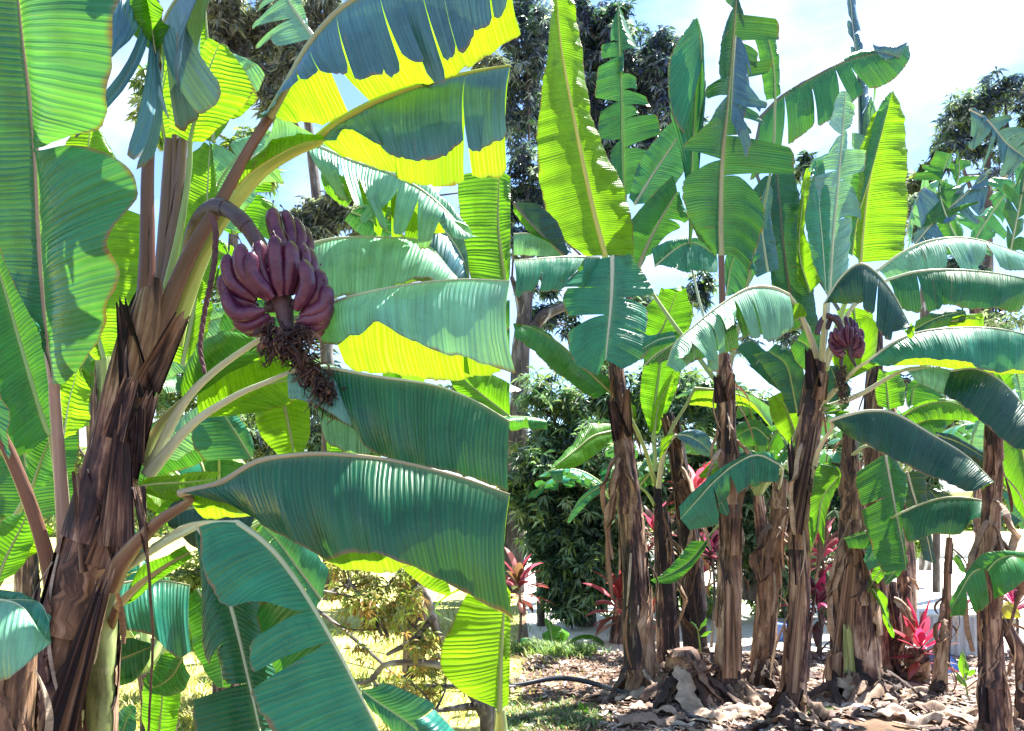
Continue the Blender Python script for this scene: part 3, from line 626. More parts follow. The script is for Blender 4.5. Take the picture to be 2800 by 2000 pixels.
B1 = bunch(A1, ST, [30, 44, 46, 44, 42, 42, 44, 56, 60, 42, 34, 16], BN, 2.62, bw=1.16, back=0.5)
def withered(bo, paths, d, n, sc=1.0, name='dried_flowers'):
    mb = MB()
    for path, spread, k in paths:
        q = crv(path, 30)
        for _ in range(int(k*n)):
            i = random.randint(0, 29); x, y = q[i]
            c0 = P(x+random.gauss(0, spread)*sc, y+random.gauss(0, spread*0.6)*sc, d+random.gauss(0, 0.02)*sc)
            ln = random.uniform(0.012, 0.05)*sc; s = np.linspace(0, 1, 7)[:, None]
            v = np.array([random.gauss(0, .6), random.gauss(0, .5), -1+random.gauss(0, .4)]); u = np.array([random.gauss(0, 1), random.gauss(0, 1), random.gauss(0, 1)])
            C = c0+v*ln*s+u*ln*0.35*np.sin(s*4)
            tone = random.choice([(0.02, 0.012, 0.014), (0.06, 0.03, 0.035), (0.13, 0.075, 0.06), (0.24, 0.15, 0.11), (0.04, 0.02, 0.02)])
            if random.random() < 0.5: tube(mb, C, np.linspace(0.0028, 0.0012, 7)*sc, seg=5, tone=tone, capped=False)
            else: strip(mb, C, random.uniform(0.006, 0.014)*sc, curl=1.0, tone=tone, nv=3, roll=random.uniform(0, 3), flip=random.uniform(-3, 3))
    return mb.build(name, M['dry'], bo)
withered(B1, [([(800, 935), (820, 965), (845, 1005), (880, 1045), (905, 1088)], 14, 0.9), ([(745, 885), (735, 915), (728, 955)], 11, 0.16), ([(775, 890), (768, 930), (765, 960)], 6, 0.12), ([(820, 895), (835, 915)], 11, 0.12)], 2.56, 620)
# withered bract hanging from the crown, and thin dry threads
def cord(pl, pts, d, w, name, tone=(0.14, 0.07, 0.08), twist=6, mat='dry'):
    q = crv(pts, 50); C = np.array([P(x, y, d) for x, y in q]); mb = MB()
    for ph in (0, 2.1, 4.2):
        s = np.linspace(0, twist*6.28, 50)+ph; r = w/2/F*d
        tube(mb, C+np.stack([np.cos(s)*r*0.5, np.sin(s)*r*0.5, 0*s], -1), np.linspace(r*0.75, r*0.4, 50), seg=7, tone=tone, capped=False, lump=0.15)
    return mb.build(name, M[mat], pl)
cord(A1, [(578, 590), (590, 640), (583, 740), (566, 820), (552, 900), (548, 960), (560, 1020)], 2.66, 15, 'dry_bract', (0.15, 0.075, 0.09))
cord(A1, [(375, 1330), (395, 1420), (402, 1500), (412, 1640), (418, 1750), (412, 1880), (404, 2040)], 2.6, 8, 'dry_thread', (0.16, 0.09, 0.05), 3)
stump(A1, (378, 1330), (400, 1530), 40, 10, 2.62, 'bark_dark', name='dry_bract', curl=1.5)

# ---- pale giant leaf on the far left, its own plant
A2 = plant('banana plant at the left edge whose huge green leaf stands left of the ragged trunk', 60, 3.0)
stem(A2, [(130, 2560, 70), (150, 2100, 60), (176, 1700, 40), (178, 1560, 24)], 3.15, mat='bark_green', layers=2, shreds=2)
LW = ((0.022, 0.25, 0.12), 0.26)
leaf(A2, [(148, 1050), (133, 940), (118, 760), (108, 600), (98, 410), (85, 270), (66, 120), (48, -40), (30, -160)], [(138, 1035), (90, 890), (35, 770), (0, 690), (-60, 520), (-110, 330), (-120, 120), (-120, -60), (-60, -160)],
     None, (2.7, 2.3), ((0.012, 0.19, 0.13), 0.16), (0.30, 0.27, 0.20), pet=[(180, 1560, 3.0), (172, 1400), (158, 1200), (150, 1100)], w=30, petw=46, dA=-0.05, bulge=0.18, wave=0.02)
leaf(A2, [(148, 1050), (133, 940), (118, 760), (108, 600), (100, 425)], None, [(162, 1052), (235, 975), (300, 850), (343, 760), (318, 650), (372, 520), (330, 440), (210, 398), (112, 410)],
     (2.69, 2.45), LW, 'w', w=4, dB=-0.16, bulge=0.26, wave=0.02, rag=0.004)
leaf(A2, [(100, 420), (96, 380), (85, 260), (66, 120), (48, -40)], None, [(112, 408), (200, 375), (286, 332), (310, 120), (340, -60)], (2.46, 2.28), ((0.03, 0.27, 0.10), 0.34), 'w', w=4, dB=-0.14, bulge=0.30, rag=0.004)
leaf(A2, [(140, 1190), (120, 1150), (60, 950), (10, 780), (-40, 640)], [(80, 1240), (0, 1240), (-100, 1000), (-140, 860), (-130, 720)], [(160, 1180), (160, 1060), (140, 900), (80, 700), (-20, 600)], 3.1, 'g', 'g', pet=[(176, 1500, 3.15), (160, 1330)], w=18, dA=-0.05)
leaf(A2, [(60, 1080), (30, 1000), (-10, 900), (-60, 820)], [(120, 1100), (70, 1000), (20, 880), (-20, 800)], [(20, 1130), (-20, 1060), (-60, 980), (-90, 900)], 3.2, 'yg', 'g', w=12)
leaf(A2, [(175, 1200), (190, 1100), (205, 1040), (215, 1000)], [(165, 1180), (160, 1100), (175, 1040), (200, 1000)], [(215, 1190), (238, 1140), (235, 1080), (225, 1020)], 3.05, 'y', 'w', w=8, dB=-0.06)
leaf(A2, [(90, 1330), (110, 1270), (140, 1190), (160, 1130)], [(70, 1290), (70, 1240), (100, 1200), (140, 1140)], [(120, 1330), (150, 1300), (165, 1240), (170, 1170)], 3.3, 'g', 'g', pet=[(30, 1440, 3.4), (60, 1380)], w=12)

A3 = plant('banana plant at the left edge with a bare pinkish-brown leaf stalk slanting into the trunk', 150, 2.9)
stem(A3, [(140, 2600, 60), (160, 2100, 40), (155, 1700, 26), (150, 1600, 22)], 3.05, mat='bark', layers=2, shreds=0)
leaf(A3, [(0, 1190), (-60, 1080), (-140, 960), (-220, 860)], [(20, 1260), (25, 1150), (10, 1100), (-100, 900)], [(-60, 1250), (-120, 1200), (-200, 1100), (-260, 960)], (2.8, 2.7), 'b', 'p', pet=[(148, 1640, 2.95), (120, 1500), (75, 1360), (30, 1250)], w=36, petw=44)
leaf(A3, [(20, 1560), (70, 1480), (120, 1430)], [(0, 1500), (20, 1430), (60, 1400)], [(70, 1540), (110, 1500), (140, 1450)], 3.2, 'y', 'g', pet=[(-30, 1640, 3.2)], w=12)
leaf(A3, [(-10, 1600), (20, 1520), (60, 1440), (80, 1390)], [(-30, 1560), (-20, 1470), (10, 1420), (60, 1400)], [(40, 1570), (70, 1520), (90, 1460), (95, 1400)], 3.1, 'yg', 'g', w=12)

A4 = plant('dry tan banana trunk at the bottom left corner, a pale teal leaf bending over it', 20, 2.35)
stem(A4, [(20, 2800, 70), (25, 2300, 62), (35, 2000, 56), (45, 1860, 50), (60, 1770, 40)], 2.35, mat='bark_tan', layers=7, shreds=12, smat='bark_tan', flare=0.5)
leaf(A4, [(-60, 1640), (0, 1640), (60, 1660), (110, 1730), (135, 1760)], None, [(-60, 1900), (0, 1870), (40, 1850), (90, 1800), (132, 1765)], (2.15, 2.1), 'w', 'w', w=8, dB=-0.12, bulge=0.2)
leaf(A4, [(-60, 1642), (0, 1642), (60, 1640), (110, 1650), (136, 1700)], [(-40, 1600), (0, 1612), (50, 1620), (100, 1640), (135, 1690)], [(-60, 1760), (0, 1745), (60, 1740), (100, 1750), (134, 1755)], (2.2, 2.15), 'b', 'w', w=5, dB=-0.05)

A5 = plant('pale green speckled banana stem rising just behind the leaning ragged trunk', 275, 3.1)
stem(A5, [(268, 2540, 48), (270, 2200, 44), (274, 1980, 40), (280, 1760, 38), (292, 1600, 34), (310, 1480, 26)], 3.1, mat='bark_green', layers=3, shreds=7, lump=0.05, smat='bark')
leaf(A5, [(320, 1660), (380, 1600), (450, 1550), (520, 1510)], [(370, 1610), (385, 1550), (440, 1530), (510, 1490)], [(390, 1620), (440, 1580), (490, 1550), (525, 1525)], (3.0, 2.9), 'yg', 'p', pet=[(300, 1720, 3.1)], w=26, petw=26)
leaf(A5, [(310, 1600), (380, 1588), (450, 1588), (520, 1600)], None, [(316, 1745), (400, 1725), (470, 1790), (520, 1785)], 3.35, 'b', 'w', w=8, dB=-0.15, bulge=0.2, wave=0.04)
leaf(A5, [(310, 1810), (350, 1795), (415, 1768)], [(312, 1760), (350, 1745), (410, 1760)], [(310, 1880), (370, 1860), (412, 1800)], 3.3, 'd', 'g', w=8)
leaf(A5, [(500, 1800), (470, 1850), (420, 1880), (392, 1862)], [(440, 1790), (420, 1830), (400, 1850), (390, 1860)], [(520, 1850), (500, 1890), (460, 1905), (400, 1890)], 3.3, 'g', 'g', w=8, bulge=0.3)
leaf(A5, [(455, 1180), (420, 1240), (415, 1240), (400, 1300)], [(480, 1160), (470, 1220), (450, 1270), (410, 1310)], [(430, 1170), (410, 1210), (400, 1250), (395, 1300)], 3.3, 'w', 'w', w=8)

# right-hand leaves that belong to a neighbour plant behind
A6 = plant('banana plant right of the near bunch with a glowing yellow-green leaf low at the edge', 1330, 3.6)
stem(A6, [(1365, 2480, 50), (1372, 2200, 36), (1370, 2000, 20), (1368, 1940, 14)], 3.2, mat='bark_green', layers=1, shreds=1)
leaf(A6, [(1366, 1945), (1370, 1820), (1376, 1700), (1385, 1600)], [(1350, 1932), (1262, 1890), (1205, 1790), (1300, 1575)], [(1390, 1925), (1394, 1830), (1396, 1720), (1396, 1620)], 3.0, 'y', 'g', w=18, pet=[(1366, 2010, 3.2)])
leaf(A6, [(1235, 1700), (1188, 1670), (1225, 1630), (1300, 1600)], [(1215, 1690), (1188, 1660), (1230, 1622), (1300, 1590)], None, 2.98, 'y', 'g', w=3)
leaf(A6, [(985, 1885), (1040, 1925), (1120, 1980), (1210, 2060)], [(1010, 1940), (1060, 1990), (1120, 2060), (1190, 2120)], [(1060, 1882), (1130, 1905), (1220, 1950), (1300, 2050)], 2.5, 'b', 'w', w=6, tB=[0.55], gap=0.1)
leaf(A6, [(1385, 790), (1372, 700), (1362, 600), (1366, 470)], [(1290, 775), (1268, 670), (1255, 560), (1250, 480)], [(1394, 760), (1396, 700), (1396, 600), (1396, 480)], 3.5, 'yg', 'g', w=10)
leaf(A6, [(1394, 30), (1340, 30), (1290, 60), (1240, 110)], [(1390, 110), (1350, 120), (1300, 130), (1250, 125)], [(1380, 0), (1330, 5), (1280, 30), (1240, 90)], 3.4, 'yg', 'g', w=8)
leaf(A6, [(860, 665), (930, 652), (1050, 650), (1160, 665), (1250, 760)], [(870, 832), (940, 808), (1040, 780), (1140, 765), (1240, 772)], None, 3.2, 'w', 'w', w=10, dA=-0.15, bulge=0.2, wave=0.03)
leaf(A6, [(860, 668), (930, 656), (1050, 654), (1160, 670), (1250, 765)], None, [(960, 830), (1020, 810), (1080, 790), (1150, 770), (1250, 778)], 3.25, 'g', 'w', w=4, dB=0.1)
leaf(A6, [(1140, 640), (1200, 620), (1262, 700), (1280, 770)], [(1160, 765), (1190, 765), (1230, 768), (1262, 772)], [(1180, 560), (1240, 580), (1275, 680), (1285, 768)], 3.35, 'bl', 'w', w=8, dA=-0.1)
leaf(A6, [(960, 580), (1010, 600), (1070, 640)], [(940, 600), (1000, 650), (1060, 655)], [(1000, 560), (1060, 600), (1090, 640)], 3.4, 'b', 'w', w=6)
leaf(A6, [(1394, 1140), (1330, 1090), (1270, 1040), (1230, 990)], [(1394, 1050), (1360, 1030), (1310, 1010), (1240, 985)], [(1320, 1120), (1290, 1100), (1240, 1060), (1222, 1000)], 3.2, 'yg', 'g', w=8)
leaf(A6, [(895, 1240), (920, 1190), (950, 1130), (990, 1080)], [(892, 1160), (895, 1120), (920, 1090), (970, 1060)], [(985, 1244), (1000, 1200), (1010, 1140), (1010, 1090)], 3.2, 'yg', 'g', w=3)
leaf(A6, [(690, 1255), (650, 1190), (610, 1130), (590, 1100)], [(560, 1260), (530, 1220), (530, 1170), (570, 1110)], [(700, 1230), (680, 1180), (650, 1140), (610, 1100)], 3.3, 'b', 'w', w=6)
leaf(A6, [(440, 1250), (510, 1180), (560, 1140)], [(440, 1210), (480, 1150), (540, 1110)], [(480, 1260), (540, 1220), (600, 1180)], 3.3, 'w', 'w', w=6)
leaf(A6, [(1100, 1450), (1150, 1480), (1210, 1560), (1235, 1625)], [(1060, 1480), (1090, 1540), (1150, 1600), (1220, 1630)], None, 3.4, 'y', 'g', w=4)

# backlit leaves of the same clump behind the crown
A7 = plant('mostly hidden banana plant right behind the near bunch, its backlit leaves glowing yellow', 480, 4.1)
stem(A7, [(255, 2250, 34), (268, 1700, 30), (276, 1200, 24), (282, 960, 20)], 4.1, mat='bark_green', layers=2, shreds=2)
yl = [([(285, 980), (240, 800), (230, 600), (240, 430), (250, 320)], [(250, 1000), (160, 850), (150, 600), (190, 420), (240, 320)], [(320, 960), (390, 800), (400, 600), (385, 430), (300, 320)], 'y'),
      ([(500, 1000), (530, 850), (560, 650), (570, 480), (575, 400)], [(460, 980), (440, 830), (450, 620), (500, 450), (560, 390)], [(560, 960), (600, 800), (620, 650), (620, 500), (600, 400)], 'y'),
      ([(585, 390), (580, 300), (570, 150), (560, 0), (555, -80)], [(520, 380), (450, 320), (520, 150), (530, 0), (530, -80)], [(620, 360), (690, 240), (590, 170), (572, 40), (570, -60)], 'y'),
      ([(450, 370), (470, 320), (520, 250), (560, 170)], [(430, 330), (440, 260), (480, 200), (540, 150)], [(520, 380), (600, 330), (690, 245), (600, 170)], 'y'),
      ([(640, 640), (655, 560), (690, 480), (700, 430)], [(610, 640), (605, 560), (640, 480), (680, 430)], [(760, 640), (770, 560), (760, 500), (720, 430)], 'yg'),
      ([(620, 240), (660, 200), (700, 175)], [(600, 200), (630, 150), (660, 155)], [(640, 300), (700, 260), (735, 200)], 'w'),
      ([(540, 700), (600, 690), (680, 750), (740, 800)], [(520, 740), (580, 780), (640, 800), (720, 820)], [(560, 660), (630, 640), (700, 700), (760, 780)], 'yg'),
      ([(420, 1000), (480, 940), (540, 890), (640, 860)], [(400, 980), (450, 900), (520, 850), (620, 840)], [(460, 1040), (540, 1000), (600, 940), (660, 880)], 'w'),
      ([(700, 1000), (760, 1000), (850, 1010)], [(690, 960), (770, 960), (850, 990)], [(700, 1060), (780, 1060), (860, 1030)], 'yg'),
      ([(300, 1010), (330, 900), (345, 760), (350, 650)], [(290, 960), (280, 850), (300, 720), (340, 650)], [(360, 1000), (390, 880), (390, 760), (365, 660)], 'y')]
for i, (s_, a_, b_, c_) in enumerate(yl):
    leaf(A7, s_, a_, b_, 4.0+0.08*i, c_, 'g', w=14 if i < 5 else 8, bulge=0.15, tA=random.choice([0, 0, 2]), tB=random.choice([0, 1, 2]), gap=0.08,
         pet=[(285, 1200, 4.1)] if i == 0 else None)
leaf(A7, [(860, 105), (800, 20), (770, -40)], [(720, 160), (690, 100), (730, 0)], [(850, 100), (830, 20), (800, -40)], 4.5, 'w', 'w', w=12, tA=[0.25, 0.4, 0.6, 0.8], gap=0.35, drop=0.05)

leaf(A7, [(90, 1420), (60, 1150), (40, 900), (30, 600)], [(0, 1420), (-80, 1150), (-90, 900), (-40, 600)], [(200, 1400), (220, 1150), (190, 900), (130, 620)], 4.3, 'g', 'g', w=12)
leaf(A7, [(560, 620), (600, 500), (660, 420), (740, 360)], [(520, 560), (540, 440), (600, 360), (720, 340)], [(640, 620), (700, 560), (760, 480), (770, 380)], 4.2, 'w', 'g', w=10, tB=3, tA=2)
leaf(A7, [(600, 980), (640, 900), (720, 870), (860, 860)], [(580, 940), (620, 850), (720, 820), (850, 840)], [(640, 1000), (700, 950), (780, 920), (870, 890)], 4.2, 'g', 'g', w=8)
leaf(A7, [(330, 1330), (400, 1250), (480, 1200), (600, 1180)], [(320, 1260), (380, 1180), (470, 1140), (590, 1150)], [(360, 1340), (440, 1300), (540, 1270), (620, 1220)], 4.2, 'g', 'g', w=8)
leaf(A7, [(1394, 900), (1300, 880), (1200, 870), (1120, 880)], [(1394, 820), (1300, 810), (1200, 820), (1120, 850)], [(1394, 960), (1300, 960), (1200, 940), (1120, 900)], 3.9, 'g', 'g', w=8)
leaf(A7, [(880, 470), (960, 520), (1040, 560), (1120, 580)], [(900, 430), (980, 470), (1060, 520), (1130, 560)], [(860, 520), (930, 570), (1010, 610), (1110, 600)], 4.1, 'yg', 'g', w=8, tB=4, tA=3, gap=0.25)

leaf(A5, [(330, 1700), (370, 1640), (420, 1610), (470, 1600)], [(325, 1640), (360, 1600), (410, 1580), (460, 1580)], [(360, 1720), (410, 1680), (450, 1650), (480, 1620)], 3.5, 'lg', 'g', w=8)
leaf(A5, [(430, 2060), (440, 1960), (450, 1860), (470, 1780)], [(400, 2040), (385, 1960), (395, 1870), (440, 1790)], [(470, 2040), (490, 1960), (490, 1870), (480, 1790)], 3.5, 'yg', 'g', w=8)
leaf(A5, [(330, 2020), (350, 1960), (368, 1930)], [(300, 1990), (325, 1945), (360, 1925)], [(360, 2030), (372, 1980), (374, 1935)], 3.4, 'b', 'g', w=6)
leaf(A1, [(880, 1640), (820, 1560), (760, 1480), (720, 1440)], [(900, 1560), (850, 1500), (790, 1450), (730, 1430)], [(840, 1680), (780, 1620), (720, 1540), (700, 1470)], 3.2, 'b', 'w', w=8, tB=2)
leaf(A5, [(540, 1610), (580, 1680), (600, 1780), (610, 1880)], [(500, 1640), (520, 1720), (540, 1800), (600, 1880)], [(600, 1620), (640, 1700), (650, 1800), (630, 1880)], 3.4, 'g', 'w', w=8)
# ================================================================== the banana grove (right half)
G = 'banana plants in the grove'
def gd(y): return CH*F/(y-HZ)
# leftmost trunk of the grove
q1 = plant('leftmost shaggy trunk of the grove, under a blue-green leaf folded straight down over its top', 1750, gd(1905), group=G)
d1 = gd(1905)
stem(q1, [(1758, 1905, 62), (1752, 1850, 46), (1742, 1700, 40), (1732, 1500, 35), (1712, 1300, 30), (1704, 1150, 26), (1690, 1050, 22), (1684, 970, 18)], (d1, d1), 'bark', layers=7, shreds=16, flare=0.35)
stump(q1, (1700, 1200), (1668, 1085), 52, 22, d1-0.14, 'bark_dark'); stump(q1, (1712, 1200), (1716, 1050), 40, 14, d1-0.13, 'bark_tan')
leaf(q1, [(1674, 702), (1674, 760), (1670, 840), (1662, 920), (1656, 985)], [(1640, 712), (1540, 790), (1545, 880), (1575, 970), (1640, 1000)], [(1720, 706), (1780, 800), (1790, 850), (1770, 960), (1700, 1005)], (d1-0.5, d1-0.75), 'b', 'w', w=12,
     pet=[(1690, 990, d1), (1700, 860), (1695, 760)], petw=22, dA=0.15, dB=0.12, tA=[0.32, 0.56], tB=[0.4, 0.62], gap=0.10, drop=0.04, bulge=0.1)
leaf(q1, [(1640, 705), (1570, 702), (1500, 705), (1405, 712)], [(1600, 760), (1538, 800), (1470, 810), (1404, 822)], None, (d1-0.4, d1-0.8), 'b', 'w', w=6, dA=-0.1, tA=4, gap=0.06)
leaf(q1, [(1580, 740), (1620, 760), (1660, 790)], [(1545, 720), (1580, 700), (1640, 705)], [(1550, 770), (1560, 780), (1620, 800)], d1-0.3, 'g', 'g', w=5)
leaf(q1, [(1654, 700), (1625, 590), (1590, 430), (1556, 260), (1532, 120), (1522, 0), (1518, -80)], [(1600, 702), (1520, 640), (1490, 560), (1466, 400), (1490, 200), (1502, 60), (1506, -80)],
     [(1735, 700), (1728, 620), (1700, 500), (1640, 380), (1612, 300), (1594, 140), (1550, -60)], (d1+0.1, d1-0.1), 'y', 'y', w=18, pet=[(1690, 1000, d1), (1672, 820)], petw=22, dA=-0.15, dB=0.12, bulge=0.12, wave=0.015)
leaf(q1, [(1742, 740), (1780, 650), (1830, 560), (1852, 525)], [(1730, 730), (1700, 650), (1760, 560), (1840, 480)], [(1760, 735), (1830, 640), (1900, 600), (1870, 530)], d1+0.4, 'g', 'p', pet=[(1700, 1000, d1), (1710, 850)], w=14, petw=18, tB=2, gap=0.1)
leaf(q1, [(1735, 560), (1790, 470), (1850, 380), (1900, 300)], [(1720, 540), (1745, 450), (1810, 360), (1890, 290)], [(1800, 560), (1850, 500), (1890, 430), (1915, 320)], d1+0.5, 'b', 'w', w=10, dA=-0.05)
leaf(q1, [(1404, 555), (1450, 610), (1500, 660), (1548, 700)], None, [(1470, 560), (1520, 600), (1545, 660), (1555, 695)], d1-0.1, 'dd', 'k', w=8, pet=None)
leaf(q1, [(1548, 700), (1500, 655), (1450, 604), (1404, 552)], [(1470, 635), (1450, 640), (1420, 600), (1403, 580)], None, d1-0.08, 'yg', 'k', w=16)
leaf(q1, [(1404, 640), (1450, 640), (1500, 660), (1545, 700)], [(1404, 700), (1450, 700), (1500, 705), (1540, 705)], None, d1+0.1, 'w', 'w', w=4)
leaf(q1, [(1665, 1070), (1600, 1010), (1530, 940), (1450, 895), (1403, 888)], [(1620, 1090), (1560, 1050), (1500, 1000), (1450, 950), (1404, 925)], [(1668, 1040), (1630, 1010), (1560, 960), (1480, 900), (1403, 885)], (d1, d1-0.5), 'g', 'g', w=8, bulge=0.25, dA=-0.1)
leaf(q1, [(1760, 1000), (1800, 965), (1860, 930)], [(1758, 940), (1800, 920), (1860, 905)], [(1770, 1000), (1820, 980), (1870, 950)], d1+0.2, 'g', 'w', w=6)

# young green sucker
q2 = plant('slender young banana plant with a pale green stem, right of the leftmost shaggy trunk', 1815, gd(1850), group=G)
d2 = gd(1850)
stem(q2, [(1815, 1850, 18), (1812, 1700, 17), (1806, 1500, 15), (1800, 1380, 12), (1796, 1290, 11)], d2, 'bark_dark', layers=2, shreds=5, smat='bark')
leaf(q2, [(1786, 1190), (1790, 1120), (1800, 1040), (1810, 960), (1815, 860), (1815, 790)], [(1775, 1180), (1752, 1100), (1755, 1030), (1770, 950), (1788, 850), (1808, 785)], [(1800, 1185), (1845, 1080), (1860, 1020), (1880, 920), (1895, 850), (1860, 790)], d2+0.25, 'yg', 'g', pet=[(1796, 1330, d2)], w=10, petw=14, dB=-0.05)
leaf(q2, [(1790, 1180), (1800, 1110), (1830, 1050), (1852, 1010)], [(1778, 1175), (1785, 1120), (1810, 1060), (1845, 1010)], [(1800, 1180), (1815, 1120), (1840, 1060), (1855, 1015)], d2, 'y', 'g', w=6, pet=[(1796, 1310, d2)])
leaf(q2, [(1672, 1180), (1620, 1195), (1570, 1235), (1508, 1282)], [(1670, 1160), (1610, 1165), (1560, 1215), (1505, 1280)], [(1676, 1195), (1640, 1235), (1580, 1275), (1515, 1284)], (d2-0.5, d2-0.8), 'yg', 'g', pet=[(1794, 1330, d2), (1760, 1220), (1720, 1140), (1700, 1150)], w=8, petw=14, dA=0.1)
leaf(q2, [(1718, 1130), (1735, 1150), (1728, 1120)], [(1720, 1100), (1738, 1115), (1740, 1140)], None, d2, 'y', 'g', w=4)
leaf(q2, [(1880, 1090), (1820, 1075), (1900, 1062), (1975, 1070), (2050, 1095), (2110, 1170)][2:], None, [(1885, 1108), (1965, 1115), (2045, 1112), (2100, 1160)], (d2, d2-0.2), 'y', 'g', pet=[(1800, 1330, d2), (1830, 1190), (1875, 1110)], w=8, petw=14, dB=0.12)
leaf(q2, [(1900, 1062), (1975, 1070), (2050, 1095), (2110, 1170)][::-1], [(2118, 1120), (2050, 1080), (1975, 1062), (1840, 1092)], None, (d2-0.1, d2+0.1), 'w', 'g', w=4)
leaf(q2, [(1845, 1190), (1880, 1192), (1920, 1215), (1950, 1246)], [(1870, 1178), (1910, 1175), (1940, 1195), (1950, 1240)], [(1855, 1200), (1890, 1225), (1920, 1245), (1945, 1250)], d2-0.5, 'bl', 'w', pet=[(1800, 1340, d2), (1812, 1250)], w=6, petw=18)
leaf(q2, [(1800, 1260), (1812, 1225), (1840, 1192)], [(1806, 1215), (1810, 1200), (1842, 1182)], [(1815, 1240), (1835, 1210), (1848, 1195)], d2-0.45, 'y', 'g', w=4)
leaf(q2, [(1660, 1320), (1610, 1350), (1570, 1390), (1550, 1430)], [(1680, 1310), (1625, 1330), (1580, 1370), (1552, 1428)], [(1680, 1325), (1620, 1365), (1585, 1400), (1558, 1430)], d2-0.3, 'b', 'g', pet=[(1795, 1390, d2), (1760, 1340), (1700, 1315)], w=5, petw=10)
leaf(q2, [(1930, 1480), (1890, 1530), (1840, 1565), (1782, 1590)], [(1890, 1480), (1850, 1530), (1810, 1570), (1778, 1586)], [(1965, 1430), (1915, 1520), (1850, 1590), (1790, 1596)], d2-0.7, 'g', 'g', pet=[(1992, 1400, d2-0.7)], w=6)

# tan split trunk and dark companion
q3 = plant('leafless tan banana trunk torn open at its top, right of the slender green one', 1905, gd(1840), group=G)
d3 = gd(1840)
stem(q3, [(1908, 1840, 34), (1900, 1700, 33), (1885, 1500, 30), (1862, 1330, 25), (1842, 1200, 22), (1826, 1130, 15)], d3, 'bark_dark', layers=6, shreds=12, smat=None, flare=0.6)
stump(q3, (1876, 1420), (1832, 1125), 50, 26, d3-0.12, 'bark_tan'); stump(q3, (1880, 1380), (1852, 1310), 44, 40, d3-0.2, 'bark_tan'); stump(q3, (1840, 1230), (1808, 1130), 30, 10, d3-0.1, 'bark_tan')
q3b = plant('narrow near-black dead banana trunk in the shade left of the torn-open tan trunk', 1830, gd(1800), group=G)
stem(q3b, [(1835, 1800, 24), (1830, 1650, 22), (1822, 1500, 18), (1815, 1400, 14)], gd(1800), 'bark_dark', layers=4, shreds=8, smat='bark_dark')

# tall plant with the big upright leaf
q4 = plant('tall banana plant with a huge torn leaf on a long brown stalk standing straight up', 1995, gd(1925), group=G)
d4 = gd(1925)
stem(q4, [(1990, 1925, 50), (1990, 1860, 38), (1993, 1700, 33), (1998, 1500, 30), (1990, 1300, 27), (1985, 1150, 25), (1982, 1040, 25), (1980, 970, 18)], d4, 'bark', layers=8, shreds=16, flare=0.3)
stump(q4, (1972, 1100), (1958, 1022), 36, 18, d4-0.12, 'bark_dark'); stump(q4, (1992, 1090), (2004, 1015), 34, 16, d4-0.13, 'bark'); stump(q4, (2010, 1520), (2015, 1405), 30, 30, d4-0.2, 'bark_tan')
stump(q4, (2000, 1860), (1998, 1570), 50, 30, d4-0.18, 'bark_tan', curl=1.0)
leaf(q4, [(1972, 700), (1970, 600), (1974, 450), (1990, 280), (2004, 120), (2012, 20), (2014, -30)], [(1930, 680), (1860, 600), (1838, 500), (1850, 400), (1935, 300), (1905, 160), (1925, 30), (2005, 5)],
     [(2040, 695), (2075, 600), (2100, 500), (2120, 400), (2050, 280), (2080, 180), (2075, 60), (2020, -10)], (d4-0.1, d4-0.4), ((0.008, 0.16, 0.065), 0.17), 'p', pet=[(1982, 1010, d4), (1976, 850)], w=17, petw=22, dA=-0.12, dB=0.12,
     tA=[0.36, 0.60, 0.66, 0.93], tB=[0.3, 0.45, 0.52, 0.58, 0.66, 0.72, 0.8, 0.9], gap=0.16, drop=0.07, bulge=0.12)
leaf(q4, [(2012, 100), (2005, 200), (1998, 330)], [(2060, 120), (2070, 220), (2060, 330), (2040, 400)], [(2030, 110), (2045, 260), (2020, 380)], d4-0.45, 'bl', 'w', w=4, tA=4, gap=0.35, drop=0.1)
leaf(q4, [(1920, 165), (1915, 90), (1905, 50)], [(1870, 370), (1835, 300), (1835, 160), (1895, 55)], [(1905, 350), (1925, 250), (1925, 130), (1905, 48)], d4+0.4, 'b', 'w', w=4, bulge=0.15)
leaf(q4, [(1884, 700), (1890, 500), (1900, 300), (1905, 60)], [(1860, 380), (1832, 300), (1832, 160), (1896, 52)], [(1915, 380), (1930, 260), (1920, 120), (1906, 50)], d4+0.5, 'b', 'w', w=6, pet=[(1984, 1040, d4+0.1), (1920, 850)])
leaf(q4, [(2120, 270), (2115, 180), (2095, 90), (2070, 60)], [(2095, 275), (2080, 180), (2060, 90), (2050, 60)], [(2134, 260), (2130, 150), (2110, 70), (2075, 50)], d4+0.6, 'g', 'g', w=7, pet=[(1990, 1040, d4+0.1), (2060, 700), (2110, 450)])
leaf(q4, [(1790, 730), (1850, 680), (1900, 665), (1960, 700)], [(1810, 720), (1850, 740), (1900, 755), (1965, 765)], [(1780, 680), (1840, 655), (1900, 650), (1960, 680)], d4+0.5, 'b', 'w', tA=[0.5], gap=0.02, w=6, dA=-0.05)
leaf(q4, [(1985, 810), (2000, 720), (2020, 690), (2060, 720)], [(1980, 760), (1985, 700), (2020, 680), (2080, 700)], [(1995, 810), (2040, 790), (2060, 760), (2070, 735)], d4+0.3, 'b', 'w', w=6)
leaf(q4, [(2100, 745), (2090, 680), (2085, 620), (2100, 500)], [(2070, 760), (2030, 690), (2050, 640), (2090, 520)], [(2130, 740), (2125, 680), (2110, 600), (2112, 520)], d4+0.7, 'bl', 'w', w=8)
leaf(q4, [(2060, 1010), (2090, 985), (2160, 1060)], [(2010, 950), (2060, 935), (2140, 1000)], [(2040, 990), (2090, 1040), (2150, 1080)], d4+0.5, 'd', 'w', w=5)
